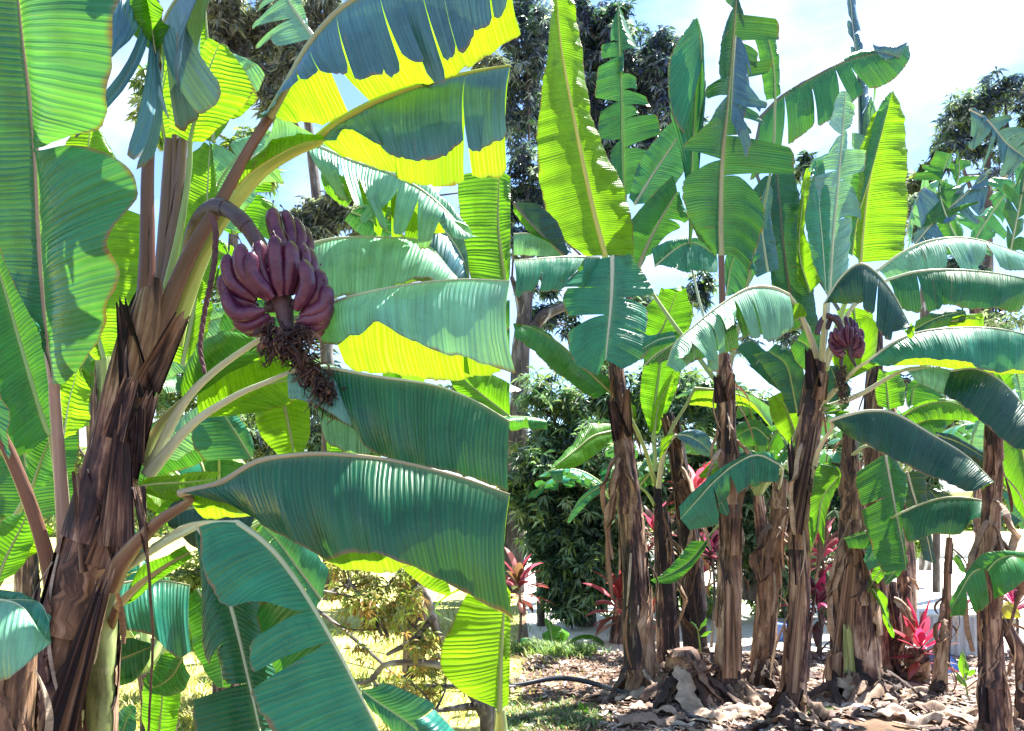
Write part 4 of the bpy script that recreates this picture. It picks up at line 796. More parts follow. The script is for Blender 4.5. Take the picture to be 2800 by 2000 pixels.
# leaf held by q4: green upright one behind, left of stalk
leaf(q4, [(1705, 540), (1702, 400), (1700, 260), (1694, 120), (1690, 10)], [(1700, 560), (1640, 420), (1644, 280), (1652, 180), (1650, 60), (1684, 20)], [(1760, 500), (1800, 420), (1790, 330), (1740, 230), (1745, 150), (1735, 100), (1696, 20)], d4+0.9, ((0.012, 0.2, 0.07), 0.24), 'g', pet=[(1985, 1080, d4+0.2), (1760, 760)], w=9,
     tA=[0.3, 0.5, 0.72, 0.8], tB=[0.25, 0.4, 0.47, 0.55, 0.63, 0.75], gap=0.16, drop=0.05)
leaf(q4, [(1778, 930), (1810, 900), (1850, 800), (1885, 785)][:3], [(1750, 920), (1740, 870), (1820, 790)], [(1860, 920), (1890, 870), (1875, 790)], d4+0.7, 'yg', 'g', w=8)
leaf(q4, [(2012, 600), (2120, 520), (2150, 600)], [(2000, 660), (2100, 620), (2150, 640)], [(2030, 560), (2100, 480), (2150, 560)], d4+1.0, 'd', 'g', w=6)

# the fruiting plant
q5 = plant('dark leaning banana plant of the grove, carrying the small far bunch of maroon bananas', 2175, gd(1965), group=G)
d5 = gd(1965)
stem(q5, [(2162, 1990, 46), (2165, 1940, 42), (2174, 1850, 34), (2185, 1700, 30), (2188, 1500, 30), (2190, 1350, 32), (2205, 1200, 31), (2220, 1090, 28), (2232, 1010, 26), (2238, 960, 20)], d5, 'bark', layers=8, shreds=14, flare=0.3)
stump(q5, (2225, 1060), (2208, 945), 44, 18, d5-0.13, 'bark_dark'); stump(q5, (2240, 1090), (2255, 1010), 40, 26, d5-0.14, 'bark_tan'); stump(q5, (2175, 1460), (2235, 1130), 50, 24, d5-0.15, 'bark', curl=1.1)
stump(q5, (2170, 1900), (2196, 1560), 44, 22, d5-0.16, 'bark_tan', curl=1.0); stump(q5, (2195, 1600), (2160, 1180), 40, 20, d5-0.1, 'bark_dark', curl=1.1)
stump(q5, (2140, 1990), (2180, 1870), 90, 60, d5-0.15, 'bark', curl=1.2)
leaf(q5, [(2156, 806), (2110, 787), (2045, 790), (1965, 838), (1900, 890), (1845, 940), (1822, 1000)], [(2162, 870), (2105, 905), (2030, 910), (1985, 975), (1935, 985), (1885, 1005), (1860, 1020)], None, (d5-0.25, d5-0.6), 'w', 'w', pet=[(2240, 1010, d5), (2222, 940), (2185, 850)], w=10, petw=26,
     dA=-0.12, tA=[0.28, 0.38, 0.52, 0.6, 0.7, 0.78, 0.9], gap=0.12, drop=0.05, bulge=0.2)
leaf(q5, [(1845, 920), (1800, 930), (1755, 955)], [(1840, 905), (1800, 915), (1760, 922)], [(1850, 935), (1800, 945), (1757, 960)], d5-0.3, 'b', 'w', w=5)
leaf(q5, [(2156, 806), (2110, 787), (2045, 790), (1965, 838), (1900, 890), (1790, 980)], None, [(2165, 900), (2110, 925), (2050, 930), (1980, 960), (1900, 960), (1800, 1010)], (d5-0.2, d5-0.5), 'd', 'w', dB=0.25, tB=4, gap=0.1, w=3)
leaf(q5, [(2165, 880), (2185, 870), (2206, 865)], [(2170, 830), (2190, 835), (2205, 860)], None, d5-0.25, 'y', 'g', w=3)
leaf(q5, [(2268, 800), (2278, 650), (2292, 500), (2304, 360), (2312, 250)], [(2245, 790), (2210, 640), (2203, 560), (2228, 430), (2290, 250)], [(2340, 730), (2340, 640), (2356, 560), (2335, 450), (2330, 330), (2320, 250)], (d5, d5-0.1), 'w', 'w', pet=[(2240, 1010, d5), (2258, 900)], w=10, petw=26, tA=[0.3, 0.6, 0.7, 0.78, 0.86], tB=[0.35, 0.55, 0.7, 0.8, 0.88], gap=0.16, drop=0.05, dA=-0.08, dB=0.1)
leaf(q5, [(2258, 800), (2250, 680), (2240, 560), (2232, 440)], [(2248, 790), (2212, 660), (2204, 560), (2225, 440)], [(2262, 790), (2268, 680), (2272, 560), (2250, 440)], d5-0.12, 'b', 'w', w=5, dA=-0.06)
leaf(q5, [(2352, 720), (2360, 620), (2372, 520), (2400, 380), (2432, 270), (2440, 250)], [(2320, 690), (2330, 600), (2345, 520), (2340, 440), (2385, 330), (2435, 252)], [(2470, 712), (2478, 620), (2480, 500), (2482, 400), (2470, 320), (2444, 250)], d5+0.3, 'y', 'y', pet=[(2256, 1010, d5), (2300, 860)], w=12, petw=22, dA=-0.15, dB=0.05, bulge=0.15)
leaf(q5, [(2330, 700), (2345, 600), (2380, 480), (2420, 330), (2438, 255)], [(2300, 690), (2310, 560), (2345, 450), (2400, 300), (2434, 252)], None, d5+0.2, 'lg', 'y', w=4, bulge=0.25)
leaf(q5, [(2255, 832), (2300, 760), (2350, 722), (2395, 745), (2440, 800), (2478, 870), (2490, 895)], [(2250, 832), (2300, 848), (2345, 852), (2395, 880), (2410, 895), (2440, 905), (2480, 900)], None, (d5-0.35, d5-0.7), 'dd', 'w', w=9, dA=-0.1, tA=[0.42, 0.56, 0.8], gap=0.05, bulge=0.12, pet=[(2246, 1010, d5), (2252, 900)], petw=24)
leaf(q5, [(2478, 905), (2484, 900), (2492, 890)], [(2472, 890), (2480, 920), (2495, 928)], [(2495, 880), (2500, 900), (2496, 926)], d5-0.7, 'y', 'g', w=3)
leaf(q5, [(2400, 740), (2470, 690), (2540, 660), (2620, 650), (2700, 662), (2810, 700)], [(2440, 760), (2520, 738), (2580, 738), (2640, 742), (2720, 748), (2810, 755)], None, (d5+0.0, d5-0.2), 'w', 'w', w=9, dA=-0.12, tA=[0.3, 0.45, 0.6, 0.72], gap=0.04, bulge=0.2, pet=[(2255, 1010, d5), (2330, 840)])
leaf(q5, [(2430, 765), (2500, 745), (2590, 738), (2700, 744), (2810, 762)], [(2465, 840), (2530, 850), (2600, 848), (2700, 862), (2810, 872)], None, (d5-0.2, d5-0.5), 'd', 'w', w=9, dA=-0.15, tA=[0.2, 0.34], gap=0.05, bulge=0.16, wave=0.03, pet=[(2250, 1010, d5), (2290, 900), (2370, 800)])
leaf(q5, [(2372, 990), (2440, 940), (2520, 908), (2620, 897), (2720, 898), (2810, 915)], [(2405, 995), (2480, 985), (2560, 985), (2640, 1000), (2720, 1010), (2810, 1012)], None, (d5-0.4, d5-0.7), 'b', 'w', w=9, dA=-0.15, bulge=0.18, wave=0.03, pet=[(2244, 1110, d5), (2290, 1060), (2340, 1010)], petw=20)
leaf(q5, [(2372, 992), (2440, 944), (2520, 912), (2620, 901), (2720, 902), (2810, 919)], None, [(2400, 1000), (2480, 1000), (2560, 1005), (2640, 1012), (2720, 1020), (2810, 1022)], (d5-0.35, d5-0.65), 'y', 'w', w=3, dB=0.2)
leaf(q5, [(2600, 1015), (2670, 1010), (2740, 1045), (2800, 1110), (2860, 1180)], [(2580, 1080), (2620, 1105), (2680, 1150), (2740, 1200), (2800, 1230)], None, (d5-0.5, d5-0.9), 'dd', 'w', w=8, dA=-0.1, bulge=0.15, pet=[(2246, 1120, d5), (2350, 1080), (2480, 1010)], petw=18)
leaf(q5, [(2480, 1015), (2550, 1005), (2600, 1012)], [(2500, 1040), (2560, 1070), (2585, 1080)], None, d5-0.5, 'w', 'w', w=4)
leaf(q5, [(2270, 1150), (2320, 1135), (2380, 1124), (2450, 1133), (2550, 1190), (2640, 1245), (2716, 1318)], [(2300, 1180), (2340, 1205), (2390, 1228), (2470, 1275), (2550, 1300), (2620, 1330), (2668, 1341)], None, (d5-0.5, d5-1.1), 'dd', 'w', w=10, dA=-0.08, bulge=0.15, wave=0.025, pet=[(2215, 1330, d5), (2240, 1230), (2275, 1170)], petw=20)
leaf(q5, [(2710, 1312), (2690, 1290), (2676, 1280)], [(2716, 1320), (2700, 1330), (2690, 1342)], [(2680, 1300), (2676, 1320), (2690, 1342)], d5-1.05, 'y', 'g', w=3)
leaf(q5, [(2260, 1290), (2285, 1275), (2295, 1300), (2250, 1360), (2235, 1450)][::-1], [(2215, 1500), (2215, 1400), (2225, 1300), (2250, 1268), (2280, 1270)], [(2250, 1500), (2262, 1400), (2290, 1330), (2298, 1300), (2290, 1280)], d5-0.3, 'yg', 'g', w=6, pet=[(2205, 1540, d5)])
leaf(q5, [(2300, 1120), (2250, 1130), (2265, 1118)], [(2245, 1110), (2260, 1105), (2330, 1112)], [(2270, 1150), (2300, 1140), (2330, 1125)], d5-0.1, 'yg', 'w', w=4)
BN2 = BN
bunch(q5, ST, [48, 46, 44, 42, 42, 46, 52, 44, 38, 30, 16], BN2, d5-0.25, sc=0.325, ox=2070, oy=680, bw=1.0)
B2 = bunch(q5, [(2262, 900), (2275, 868), (2292, 878), (2302, 930), (2300, 1000)], [14, 15, 15, 13, 9], [((2308+i*9, 893+abs(i-3)*3), (2312+i*9, 925), (2312+i*5, 958), 13, -0.03+0.01*i) for i in range(6)]+[((2350, 930), (2352, 945), (2320, 965), 13, .0), ((2352, 948), (2344, 960), (2318, 972), 12, 0.02)], d5-0.22)
withered(B2, [([(2300, 1000), (2302, 1040), (2306, 1085)], 8, 1.0)], d5-0.25, 260, 0.9)
# green, teal and yellow leaves filling right of the crown
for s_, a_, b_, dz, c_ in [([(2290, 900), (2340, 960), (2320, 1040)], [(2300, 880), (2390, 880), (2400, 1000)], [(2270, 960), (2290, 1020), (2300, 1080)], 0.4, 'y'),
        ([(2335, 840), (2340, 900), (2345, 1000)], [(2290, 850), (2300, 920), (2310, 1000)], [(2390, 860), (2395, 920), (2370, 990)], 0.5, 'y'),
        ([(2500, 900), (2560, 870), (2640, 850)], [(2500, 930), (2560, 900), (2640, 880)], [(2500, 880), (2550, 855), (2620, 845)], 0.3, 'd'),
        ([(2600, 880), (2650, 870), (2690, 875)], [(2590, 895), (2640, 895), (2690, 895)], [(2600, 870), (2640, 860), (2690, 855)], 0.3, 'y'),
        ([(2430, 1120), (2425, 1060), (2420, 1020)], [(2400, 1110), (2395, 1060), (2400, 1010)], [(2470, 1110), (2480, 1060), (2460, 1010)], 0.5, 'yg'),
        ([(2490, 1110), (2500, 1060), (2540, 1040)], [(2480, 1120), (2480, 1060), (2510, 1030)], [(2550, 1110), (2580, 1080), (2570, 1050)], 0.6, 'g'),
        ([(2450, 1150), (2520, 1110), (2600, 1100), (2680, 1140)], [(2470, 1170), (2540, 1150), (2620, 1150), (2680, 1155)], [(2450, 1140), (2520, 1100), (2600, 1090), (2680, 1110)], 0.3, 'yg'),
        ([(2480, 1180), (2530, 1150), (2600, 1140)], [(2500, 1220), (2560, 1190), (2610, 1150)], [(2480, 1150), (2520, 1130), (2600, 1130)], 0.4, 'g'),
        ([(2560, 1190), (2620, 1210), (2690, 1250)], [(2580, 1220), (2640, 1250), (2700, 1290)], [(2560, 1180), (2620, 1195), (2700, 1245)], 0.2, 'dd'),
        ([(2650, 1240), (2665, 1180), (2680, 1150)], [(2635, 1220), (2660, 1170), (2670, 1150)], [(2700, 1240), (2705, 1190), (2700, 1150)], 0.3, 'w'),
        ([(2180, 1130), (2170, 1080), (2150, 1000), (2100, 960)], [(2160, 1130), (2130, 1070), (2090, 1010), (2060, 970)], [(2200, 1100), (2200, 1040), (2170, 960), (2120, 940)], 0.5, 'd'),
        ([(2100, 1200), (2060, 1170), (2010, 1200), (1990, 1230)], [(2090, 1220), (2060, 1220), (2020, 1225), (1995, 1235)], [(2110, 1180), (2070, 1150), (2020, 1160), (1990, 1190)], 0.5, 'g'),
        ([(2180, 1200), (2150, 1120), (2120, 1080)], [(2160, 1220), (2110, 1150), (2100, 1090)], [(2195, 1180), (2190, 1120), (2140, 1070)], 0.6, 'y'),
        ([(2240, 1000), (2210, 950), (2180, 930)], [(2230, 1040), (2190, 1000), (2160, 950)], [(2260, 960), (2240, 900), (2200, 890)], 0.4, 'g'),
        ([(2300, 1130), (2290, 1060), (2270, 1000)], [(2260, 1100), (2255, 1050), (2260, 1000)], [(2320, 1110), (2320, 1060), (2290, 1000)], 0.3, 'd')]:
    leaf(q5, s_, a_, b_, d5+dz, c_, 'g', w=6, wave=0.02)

# dark upright leaf and trunk right of centre
q6 = plant('thickest shaggy banana trunk, bulging at its base, right of the one with the maroon bunch', 2350, gd(1900), group=G)
d6 = gd(1900)
stem(q6, [(2345, 1910, 84), (2345, 1840, 70), (2342, 1700, 60), (2336, 1560, 50), (2330, 1420, 36), (2325, 1300, 24), (2322, 1200, 16), (2318, 1160, 12)], d6, 'bark', layers=9, shreds=22, flare=0.35)
stump(q6, (2300, 1900), (2335, 1500), 80, 34, d6-0.22, 'bark_tan', curl=1.0); stump(q6, (2380, 1900), (2345, 1460), 70, 30, d6-0.2, 'bark_tan', curl=1.1); stump(q6, (2330, 1900), (2318, 1700), 44, 24, d6-0.27, 'bark_green', curl=1.1)
stump(q6, (2280, 1900), (2285, 1780), 44, 46, d6-0.25, 'bark_tan', curl=2.4)
leaf(q6, [(2420, 1240), (2435, 1320), (2450, 1400), (2470, 1500), (2478, 1560)], [(2340, 1300), (2345, 1340), (2365, 1410), (2395, 1490), (2420, 1560)], [(2460, 1270), (2480, 1310), (2478, 1360), (2466, 1410), (2480, 1540)], (d6-0.6, d6-0.8), 'g', 'w', w=8, pet=[(2325, 1250, d6), (2370, 1220)], petw=12, tA=[0.35], gap=0.04)
leaf(q6, [(2466, 1402), (2530, 1375), (2600, 1360), (2680, 1368), (2750, 1395), (2794, 1425)], [(2466, 1440), (2485, 1483), (2560, 1462), (2625, 1462), (2665, 1425), (2780, 1432)], None, (d6-0.9, d6-1.3), 'd', 'w', w=7, dA=-0.06, bulge=0.15, wave=0.02, pet=[(2340, 1500, d6), (2400, 1440)])
leaf(q6, [(2440, 1450), (2380, 1455), (2310, 1475)], [(2430, 1490), (2380, 1500), (2320, 1500)], [(2420, 1445), (2370, 1450), (2305, 1472)], d6-0.4, 'g', 'w', w=5)
leaf(q6, [(2440, 1470), (2400, 1500), (2365, 1540)], [(2480, 1500), (2430, 1540), (2375, 1560)], [(2420, 1470), (2380, 1490), (2360, 1530)], d6-0.5, 'b', 'w', w=5)
leaf(q6, [(2470, 1500), (2455, 1550), (2420, 1595)], [(2440, 1500), (2425, 1550), (2412, 1590)], [(2478, 1520), (2460, 1570), (2430, 1600)], d6-0.6, 'g', 'w', w=5)
leaf(q6, [(2425, 1540), (2400, 1570), (2372, 1620)], [(2400, 1540), (2380, 1570), (2370, 1615)], [(2432, 1550), (2410, 1590), (2375, 1622)], d6-0.2, 'yg', 'w', w=4)
leaf(q6, [(2385, 1610), (2405, 1640), (2425, 1690), (2445, 1745)], [(2378, 1615), (2400, 1650), (2420, 1700), (2444, 1745)], [(2400, 1610), (2420, 1640), (2432, 1690), (2447, 1740)], d6-0.2, 'yg', 'w', w=3, wave=0.03)
leaf(q6, [(2480, 1290), (2500, 1360), (2530, 1450), (2550, 1540)], [(2470, 1300), (2475, 1370), (2510, 1460), (2520, 1530)], [(2530, 1290), (2535, 1360), (2545, 1440), (2560, 1540)], d6-0.1, 'dd', 'w', w=8)
q6b = plant('banana trunk half hidden behind the thickest shaggy trunk, its shredded top in the light', 2395, gd(1860), group=G)
stem(q6b, [(2400, 1860, 36), (2398, 1600, 32), (2394, 1400, 28), (2388, 1200, 25), (2392, 1050, 22), (2398, 940, 16), (2400, 900, 12)], gd(1860), 'bark', layers=7, shreds=10, flare=0.5)
leaf(q6b, [(2195, 900), (2160, 800), (2140, 650), (2126, 500), (2118, 430)], [(2140, 900), (2110, 800), (2110, 650), (2108, 520), (2112, 440)], [(2240, 900), (2225, 800), (2200, 700), (2190, 560), (2160, 440)], gd(1860)+0.1, 'd', 'k', pet=[(2392, 1000, gd(1860)), (2260, 960)], w=10)
leaf(q6b, [(2215, 800), (2190, 720), (2185, 640), (2200, 520), (2210, 460)], [(2180, 770), (2180, 700), (2180, 620), (2190, 520), (2205, 460)], [(2245, 770), (2230, 700), (2200, 640), (2215, 540), (2215, 460)], gd(1860), 'y', 'g', w=6)
leaf(q6b, [(2080, 320), (2140, 262), (2230, 208), (2320, 165), (2400, 145), (2440, 140), (2470, 128)], [(2060, 480), (2110, 440), (2200, 375), (2290, 320), (2340, 270), (2430, 228), (2480, 160), (2475, 122)], [(2110, 290), (2130, 240), (2190, 215), (2260, 190), (2330, 140), (2400, 128), (2470, 120)], gd(1860)+0.5, ((0.008, 0.19, 0.07), 0.2), 'k', w=9,
     tA=[0.2, 0.38, 0.55, 0.64], tB=[0.3, 0.55], gap=0.10, drop=0.05, pet=[(2392, 1000, gd(1860)), (2200, 700), (2070, 480)], petw=12)
leaf(q6b, [(2460, 160), (2430, 150), (2390, 140)], [(2478, 120), (2440, 130), (2385, 122)], [(2440, 160), (2420, 165), (2400, 150)], gd(1860)+0.42, 'bl', 'k', w=3)
leaf(q6b, [(2352, 480), (2350, 330), (2345, 200), (2330, 60), (2322, -60)], [(2340, 300), (2330, 130), (2318, 60), (2312, 0), (2310, -60)], [(2400, 400), (2378, 200), (2375, 120), (2352, 20), (2340, -60)], gd(1860)+0.8, 'bl', 'w', w=9, pet=[(2394, 1000, gd(1860)), (2360, 760)], tB=3, tA=[0.4, 0.6, 0.75], gap=0.12, drop=0.04)
leaf(q6b, [(2350, 600), (2370, 500), (2390, 400), (2400, 330)], [(2330, 560), (2345, 450), (2350, 350), (2360, 220)], [(2400, 480), (2410, 380), (2405, 300), (2380, 200)], gd(1860)+0.7, 'w', 'w', w=6, tA=4, tB=4, gap=0.3, drop=0.08)

q7 = plant('short grey-brown dead banana stem, left one of a close pair beside the thickest trunk', 2440, gd(1860), group=G)
stem(q7, [(2442, 1860, 27), (2440, 1750, 25), (2434, 1650, 22), (2432, 1590, 18)], gd(1860), 'bark', layers=6, shreds=8, flare=0.5)
q7b = plant('taller dead banana stem, right one of a close pair beside the thickest trunk', 2475, gd(1845), group=G)
stem(q7b, [(2478, 1845, 22), (2476, 1700, 19), (2472, 1600, 15), (2470, 1520, 12)], gd(1845), 'bark', layers=6, shreds=8, flare=0.4)
q8 = plant('thin solitary banana stem in front of the grey corrugated gate, bare and curved', 2580, gd(1905), group=G)
stem(q8, [(2568, 1905, 22), (2575, 1820, 18), (2584, 1740, 15), (2590, 1640, 12), (2592, 1540, 10), (2596, 1470, 8)], gd(1905), 'bark_tan', layers=5, shreds=9, flare=0.4, smat='bark')
leaf(q8, [(2596, 1440), (2575, 1380), (2540, 1340)], [(2570, 1430), (2540, 1390), (2520, 1350)], [(2610, 1420), (2600, 1370), (2560, 1335)], gd(1905), 'dd', 'g', w=4, pet=[(2592, 1540, gd(1905)), (2596, 1480)])
leaf(q8, [(2612, 1520), (2625, 1545), (2645, 1565)], [(2608, 1530), (2625, 1560), (2645, 1570)], [(2620, 1515), (2635, 1540), (2648, 1565)], gd(1905), 'g', 'g', w=2, pet=[(2594, 1560, gd(1905)), (2604, 1510)])
q9 = plant('grey weathered banana plant near the right edge, its trunk running out of the bottom', 2715, gd(2025), group=G)
d9 = gd(2025)
stem(q9, [(2728, 2030, 42), (2722, 1950, 36), (2712, 1850, 31), (2706, 1700, 28), (2702, 1550, 26), (2708, 1400, 24), (2716, 1280, 23), (2716, 1180, 20), (2712, 1130, 14)], d9, 'bark', layers=10, shreds=16, flare=0.25)
stump(q9, (2690, 1980), (2688, 1870), 26, 26, d9-0.1, 'bark_dark'); stump(q9, (2706, 1300), (2708, 1210), 30, 14, d9-0.13, 'bark_tan')
leaf(q9, [(2700, 1560), (2730, 1530), (2770, 1520), (2810, 1540)], [(2655, 1550), (2690, 1515), (2750, 1506), (2810, 1512)], [(2720, 1640), (2760, 1620), (2800, 1590), (2830, 1570)], d9-0.3, 'g', 'g', w=6, dB=-0.1, bulge=0.25)
leaf(q9, [(2690, 1550), (2655, 1570), (2625, 1620), (2600, 1665)], [(2660, 1545), (2640, 1570), (2605, 1620), (2595, 1655)], [(2690, 1660), (2660, 1680), (2640, 1670), (2605, 1670)], d9-0.3, 'g', 'g', w=6, tB=[0.5], gap=0.1)
leaf(q9, [(2760, 1140), (2790, 1220), (2810, 1320)], [(2735, 1190), (2725, 1270), (2760, 1350), (2810, 1440)], [(2810, 1120), (2850, 1200), (2860, 1320)], d9+0.1, 'yg', 'g', w=8, pet=[(2716, 1200, d9)])
leaf(q9, [(2730, 1090), (2745, 1050), (2720, 1010)], [(2780, 1060), (2770, 1020), (2740, 1000)], [(2745, 1090), (2725, 1040), (2715, 1010)], d9+0.3, 'yg', 'g', w=4)
leaf(q9, [(2780, 1020), (2790, 1070), (2795, 1110)], [(2765, 1030), (2770, 1060), (2790, 1105)], [(2810, 1020), (2810, 1060), (2800, 1100)], d9+0.2, 'w', 'g', w=4)
leaf(q9, [(2750, 1340), (2790, 1380), (2810, 1430)], [(2735, 1350), (2760, 1400), (2800, 1450)], [(2790, 1340), (2820, 1370), (2840, 1420)], d9+0.4, 'b', 'g', w=5)
leaf(q9, [(2725, 1670), (2755, 1655), (2790, 1680)], [(2728, 1690), (2760, 1692), (2792, 1690)], [(2735, 1665), (2760, 1645), (2785, 1668)], d9-0.05, ((0.55, 0.42, 0.10), 0.4), 'y', w=3)
leaf(q9, [(2740, 1100), (2720, 1200), (2735, 1330)], [(2720, 1110), (2705, 1200), (2720, 1300)], [(2790, 1090), (2790, 1200), (2760, 1330)], d9+0.9, 'd', 'g', w=4)
q10 = plant('dark banana trunk cut by the right edge, leaning in from outside the view', 2800, gd(1990), group=G)
stem(q10, [(2806, 1990, 26), (2800, 1880, 22), (2790, 1790, 20), (2762, 1730, 16), (2742, 1680, 14)], gd(1990), 'bark', layers=5, shreds=8)
q11 = plant('pale grey-tan banana trunk just left of the dark trunk that carries the maroon bunch', 2100, gd(1880), group=G)
stem(q11, [(2078, 1890, 34), (2085, 1800, 30), (2100, 1650, 28), (2116, 1500, 25), (2130, 1380, 22), (2136, 1310, 16)], gd(1880), 'bark_tan', layers=7, shreds=18, smat='bark_tan', flare=0.4)
leaf(q11, [(2122, 1290), (2110, 1260), (2060, 1235), (2010, 1240)][::-1], [(1985, 1300), (2000, 1262), (2060, 1235), (2120, 1240)][::1], [(1990, 1290), (2010, 1310), (2070, 1330), (2140, 1262)], gd(1880)-0.4, 'b', 'w', w=5)
leaf(q11, [(2130, 1270), (2070, 1245), (2010, 1270), (1950, 1320), (1905, 1370), (1860, 1420)], [(2140, 1265), (2070, 1240), (2000, 1262), (1945, 1300), (1895, 1345), (1858, 1385)], [(2128, 1300), (2060, 1310), (1998, 1360), (1960, 1410), (1955, 1430), (1880, 1440)], gd(1880)-0.8, 'b', 'w', w=6, tB=[0.45, 0.62], gap=0.12, pet=[(2130, 1340, gd(1880)), (2140, 1290)], petw=10)
leaf(q11, [(1960, 1330), (1975, 1380), (1990, 1410)], [(1945, 1340), (1955, 1390), (1985, 1412)], [(1980, 1330), (1990, 1370), (1995, 1400)], gd(1880)-0.7, 'b', 'w', w=3)
leaf(q11, [(1965, 1270), (1940, 1290), (1912, 1305)], [(1950, 1262), (1930, 1280), (1908, 1302)], [(1968, 1290), (1950, 1305), (1920, 1308)], gd(1880)-0.6, 'y', 'w', w=3)

# collapsed stumps at the foot
q12 = plant('low rotting banana stump wrapped in grey dead leaves, right of the leftmost shaggy trunk', 1880, gd(1925), name='banana_stump', cat='stump', group='cut banana stumps')
d12 = gd(1925)
stem(q12, [(1880, 1925, 60), (1878, 1860, 56), (1872, 1800, 46), (1868, 1775, 30)], d12, 'bark', layers=9, shreds=22, flare=0.9)
q13 = plant('round banana stump with a pink-hearted ti plant on top, left of the thin bare stem', 2510, gd(1872), name='banana_stump', cat='stump', group='cut banana stumps')
stem(q13, [(2512, 1875, 28), (2512, 1830, 30), (2508, 1790, 27), (2506, 1770, 22)], gd(1872), 'bark', layers=7, shreds=6, flare=0.6)

# far tattered bananas beyond the grove on the right
q14 = plant('distant bluish banana plant at the upper right with wind-shredded leaves', 2680, 11.0, group='distant banana plants')
stem(q14, [(2690, 1700, 20), (2680, 1300, 17), (2670, 900, 14), (2650, 700, 12)], 11.0, 'bark', layers=2, shreds=2)
for s_, a_, b_, c_ in [([(2650, 700), (2600, 620), (2570, 520), (2595, 420)], [(2600, 690), (2545, 600), (2550, 500), (2570, 420)], [(2660, 660), (2630, 560), (2600, 480), (2610, 420)], 'g'),
        ([(2600, 560), (2622, 480), (2620, 420)], [(2585, 520), (2597, 440), (2605, 415)], [(2640, 540), (2645, 460), (2625, 415)], 'g'),
        ([(2500, 670), (2560, 600), (2630, 540), (2700, 480)], [(2500, 690), (2580, 640), (2640, 600), (2700, 550)], [(2490, 640), (2540, 560), (2620, 500), (2690, 460)], 'bl'),
        ([(2480, 640), (2500, 560), (2540, 510), (2590, 490)], [(2500, 680), (2550, 610), (2580, 560), (2600, 520)], [(2478, 620), (2490, 540), (2530, 495), (2580, 482)], 'w'),
        ([(2640, 700), (2700, 600), (2760, 520), (2810, 480)], [(2680, 720), (2740, 640), (2790, 560), (2830, 520)], [(2620, 660), (2670, 560), (2740, 480), (2800, 440)], 'b'),
        ([(2650, 300), (2700, 330), (2750, 390), (2800, 430)], [(2660, 350), (2690, 400), (2730, 450), (2790, 470)], [(2680, 290), (2730, 310), (2790, 360), (2820, 400)], 'bl'),
        ([(2760, 700), (2780, 600), (2800, 500), (2810, 400)], [(2720, 640), (2740, 560), (2750, 470), (2780, 380)], [(2810, 650), (2840, 560), (2850, 480), (2850, 400)], 'd')]:
    leaf(q14, s_, a_, b_, 11.0+random.uniform(-0.6, 0.6), c_, 'w', w=6, tA=5, tB=5, gap=0.3, drop=0.12, wave=0.04)

# ---- small seedlings with paddle leaves
def seedling(label, x, y, leaves, d=None, grp='small green seedlings'):
    d = d or gd(y); e = plant(label, x, d, cat='seedling', name='seedling', group=grp)
    mb = MB(); tx, ty = leaves[0][0]
    tube(mb, [P(x, y, d), P((x+tx)/2+1, (y+ty)/2, d), P(tx, ty, d)], [0.010, 0.008, 0.005], seg=6)
    mb.build('stem', M['rib'], e).color = (0.20, 0.30, 0.06, 1)
    for (bx, by), (tx, ty), wd, c in leaves:
        nx, ny = -(ty-by), (tx-bx); L = math.hypot(nx, ny); nx, ny = nx/L*wd, ny/L*wd; mx, my = (bx+tx)/2, (by+ty)/2
        leaf(e, [(bx, by), (mx, my), (tx, ty)], [(bx, by), (mx+nx, my+ny), (tx, ty)], [(bx, by), (mx-nx, my-ny), (tx, ty)], (d, d-0.08), c, 'g', w=3, n=12, dA=0.03)
    return e
seedling('bright green seedling with paddle leaves standing right of the corrugated gate', 2648, 1915, [((2638, 1860), (2630, 1775), 14, 'yg'), ((2634, 1850), (2668, 1830), 6, 'yg'), ((2640, 1880), (2612, 1835), 9, 'yg')])
seedling('small green seedling in the grass below the black hose', 1592, 1965, [((1594, 1945), (1582, 1920), 6, 'yg'), ((1596, 1942), (1608, 1932), 4, 'yg'), ((1598, 1945), (1616, 1962), 7, 'yg'), ((1590, 1950), (1570, 1962), 8, 'g')], gd(1962))
seedling('pale green seedling rising from the dead leaves at the foot of the tall central trunk', 1918, 1812, [((1908, 1722), (1892, 1700), 4, 'g'), ((1912, 1725), (1930, 1690), 4, 'g'), ((1916, 1740), (1950, 1725), 5, 'yg')], gd(1850))
for lb, cx_, cy_, dd in (('young banana seedling with arching leaves in front of the mango trunk at the left', 1512, 1765, 9.0), ('small banana seedling near the leftmost trunk with dark striped leaves', 1660, 1690, 10.5)):
    e = plant(lb, cx_, dd, cat='banana seedling', name='banana_seedling', group='banana seedlings under the trees')
    z0 = P(cx_, cy_, dd)
    for az, el in ((160, 55), (20, 50), (80, 70), (-40, 40), (200, 35), (100, 80)):
        free_leaf(e, z0+np.array([0, 0, -0.15 if cy_ > 1700 else 0.0]), az, el, 0.55+random.random()*0.2, 0.17, random.choice(['g', 'b', 'yg', 'lg']), 'g', droop=0.9, tears=1, w=0.012)
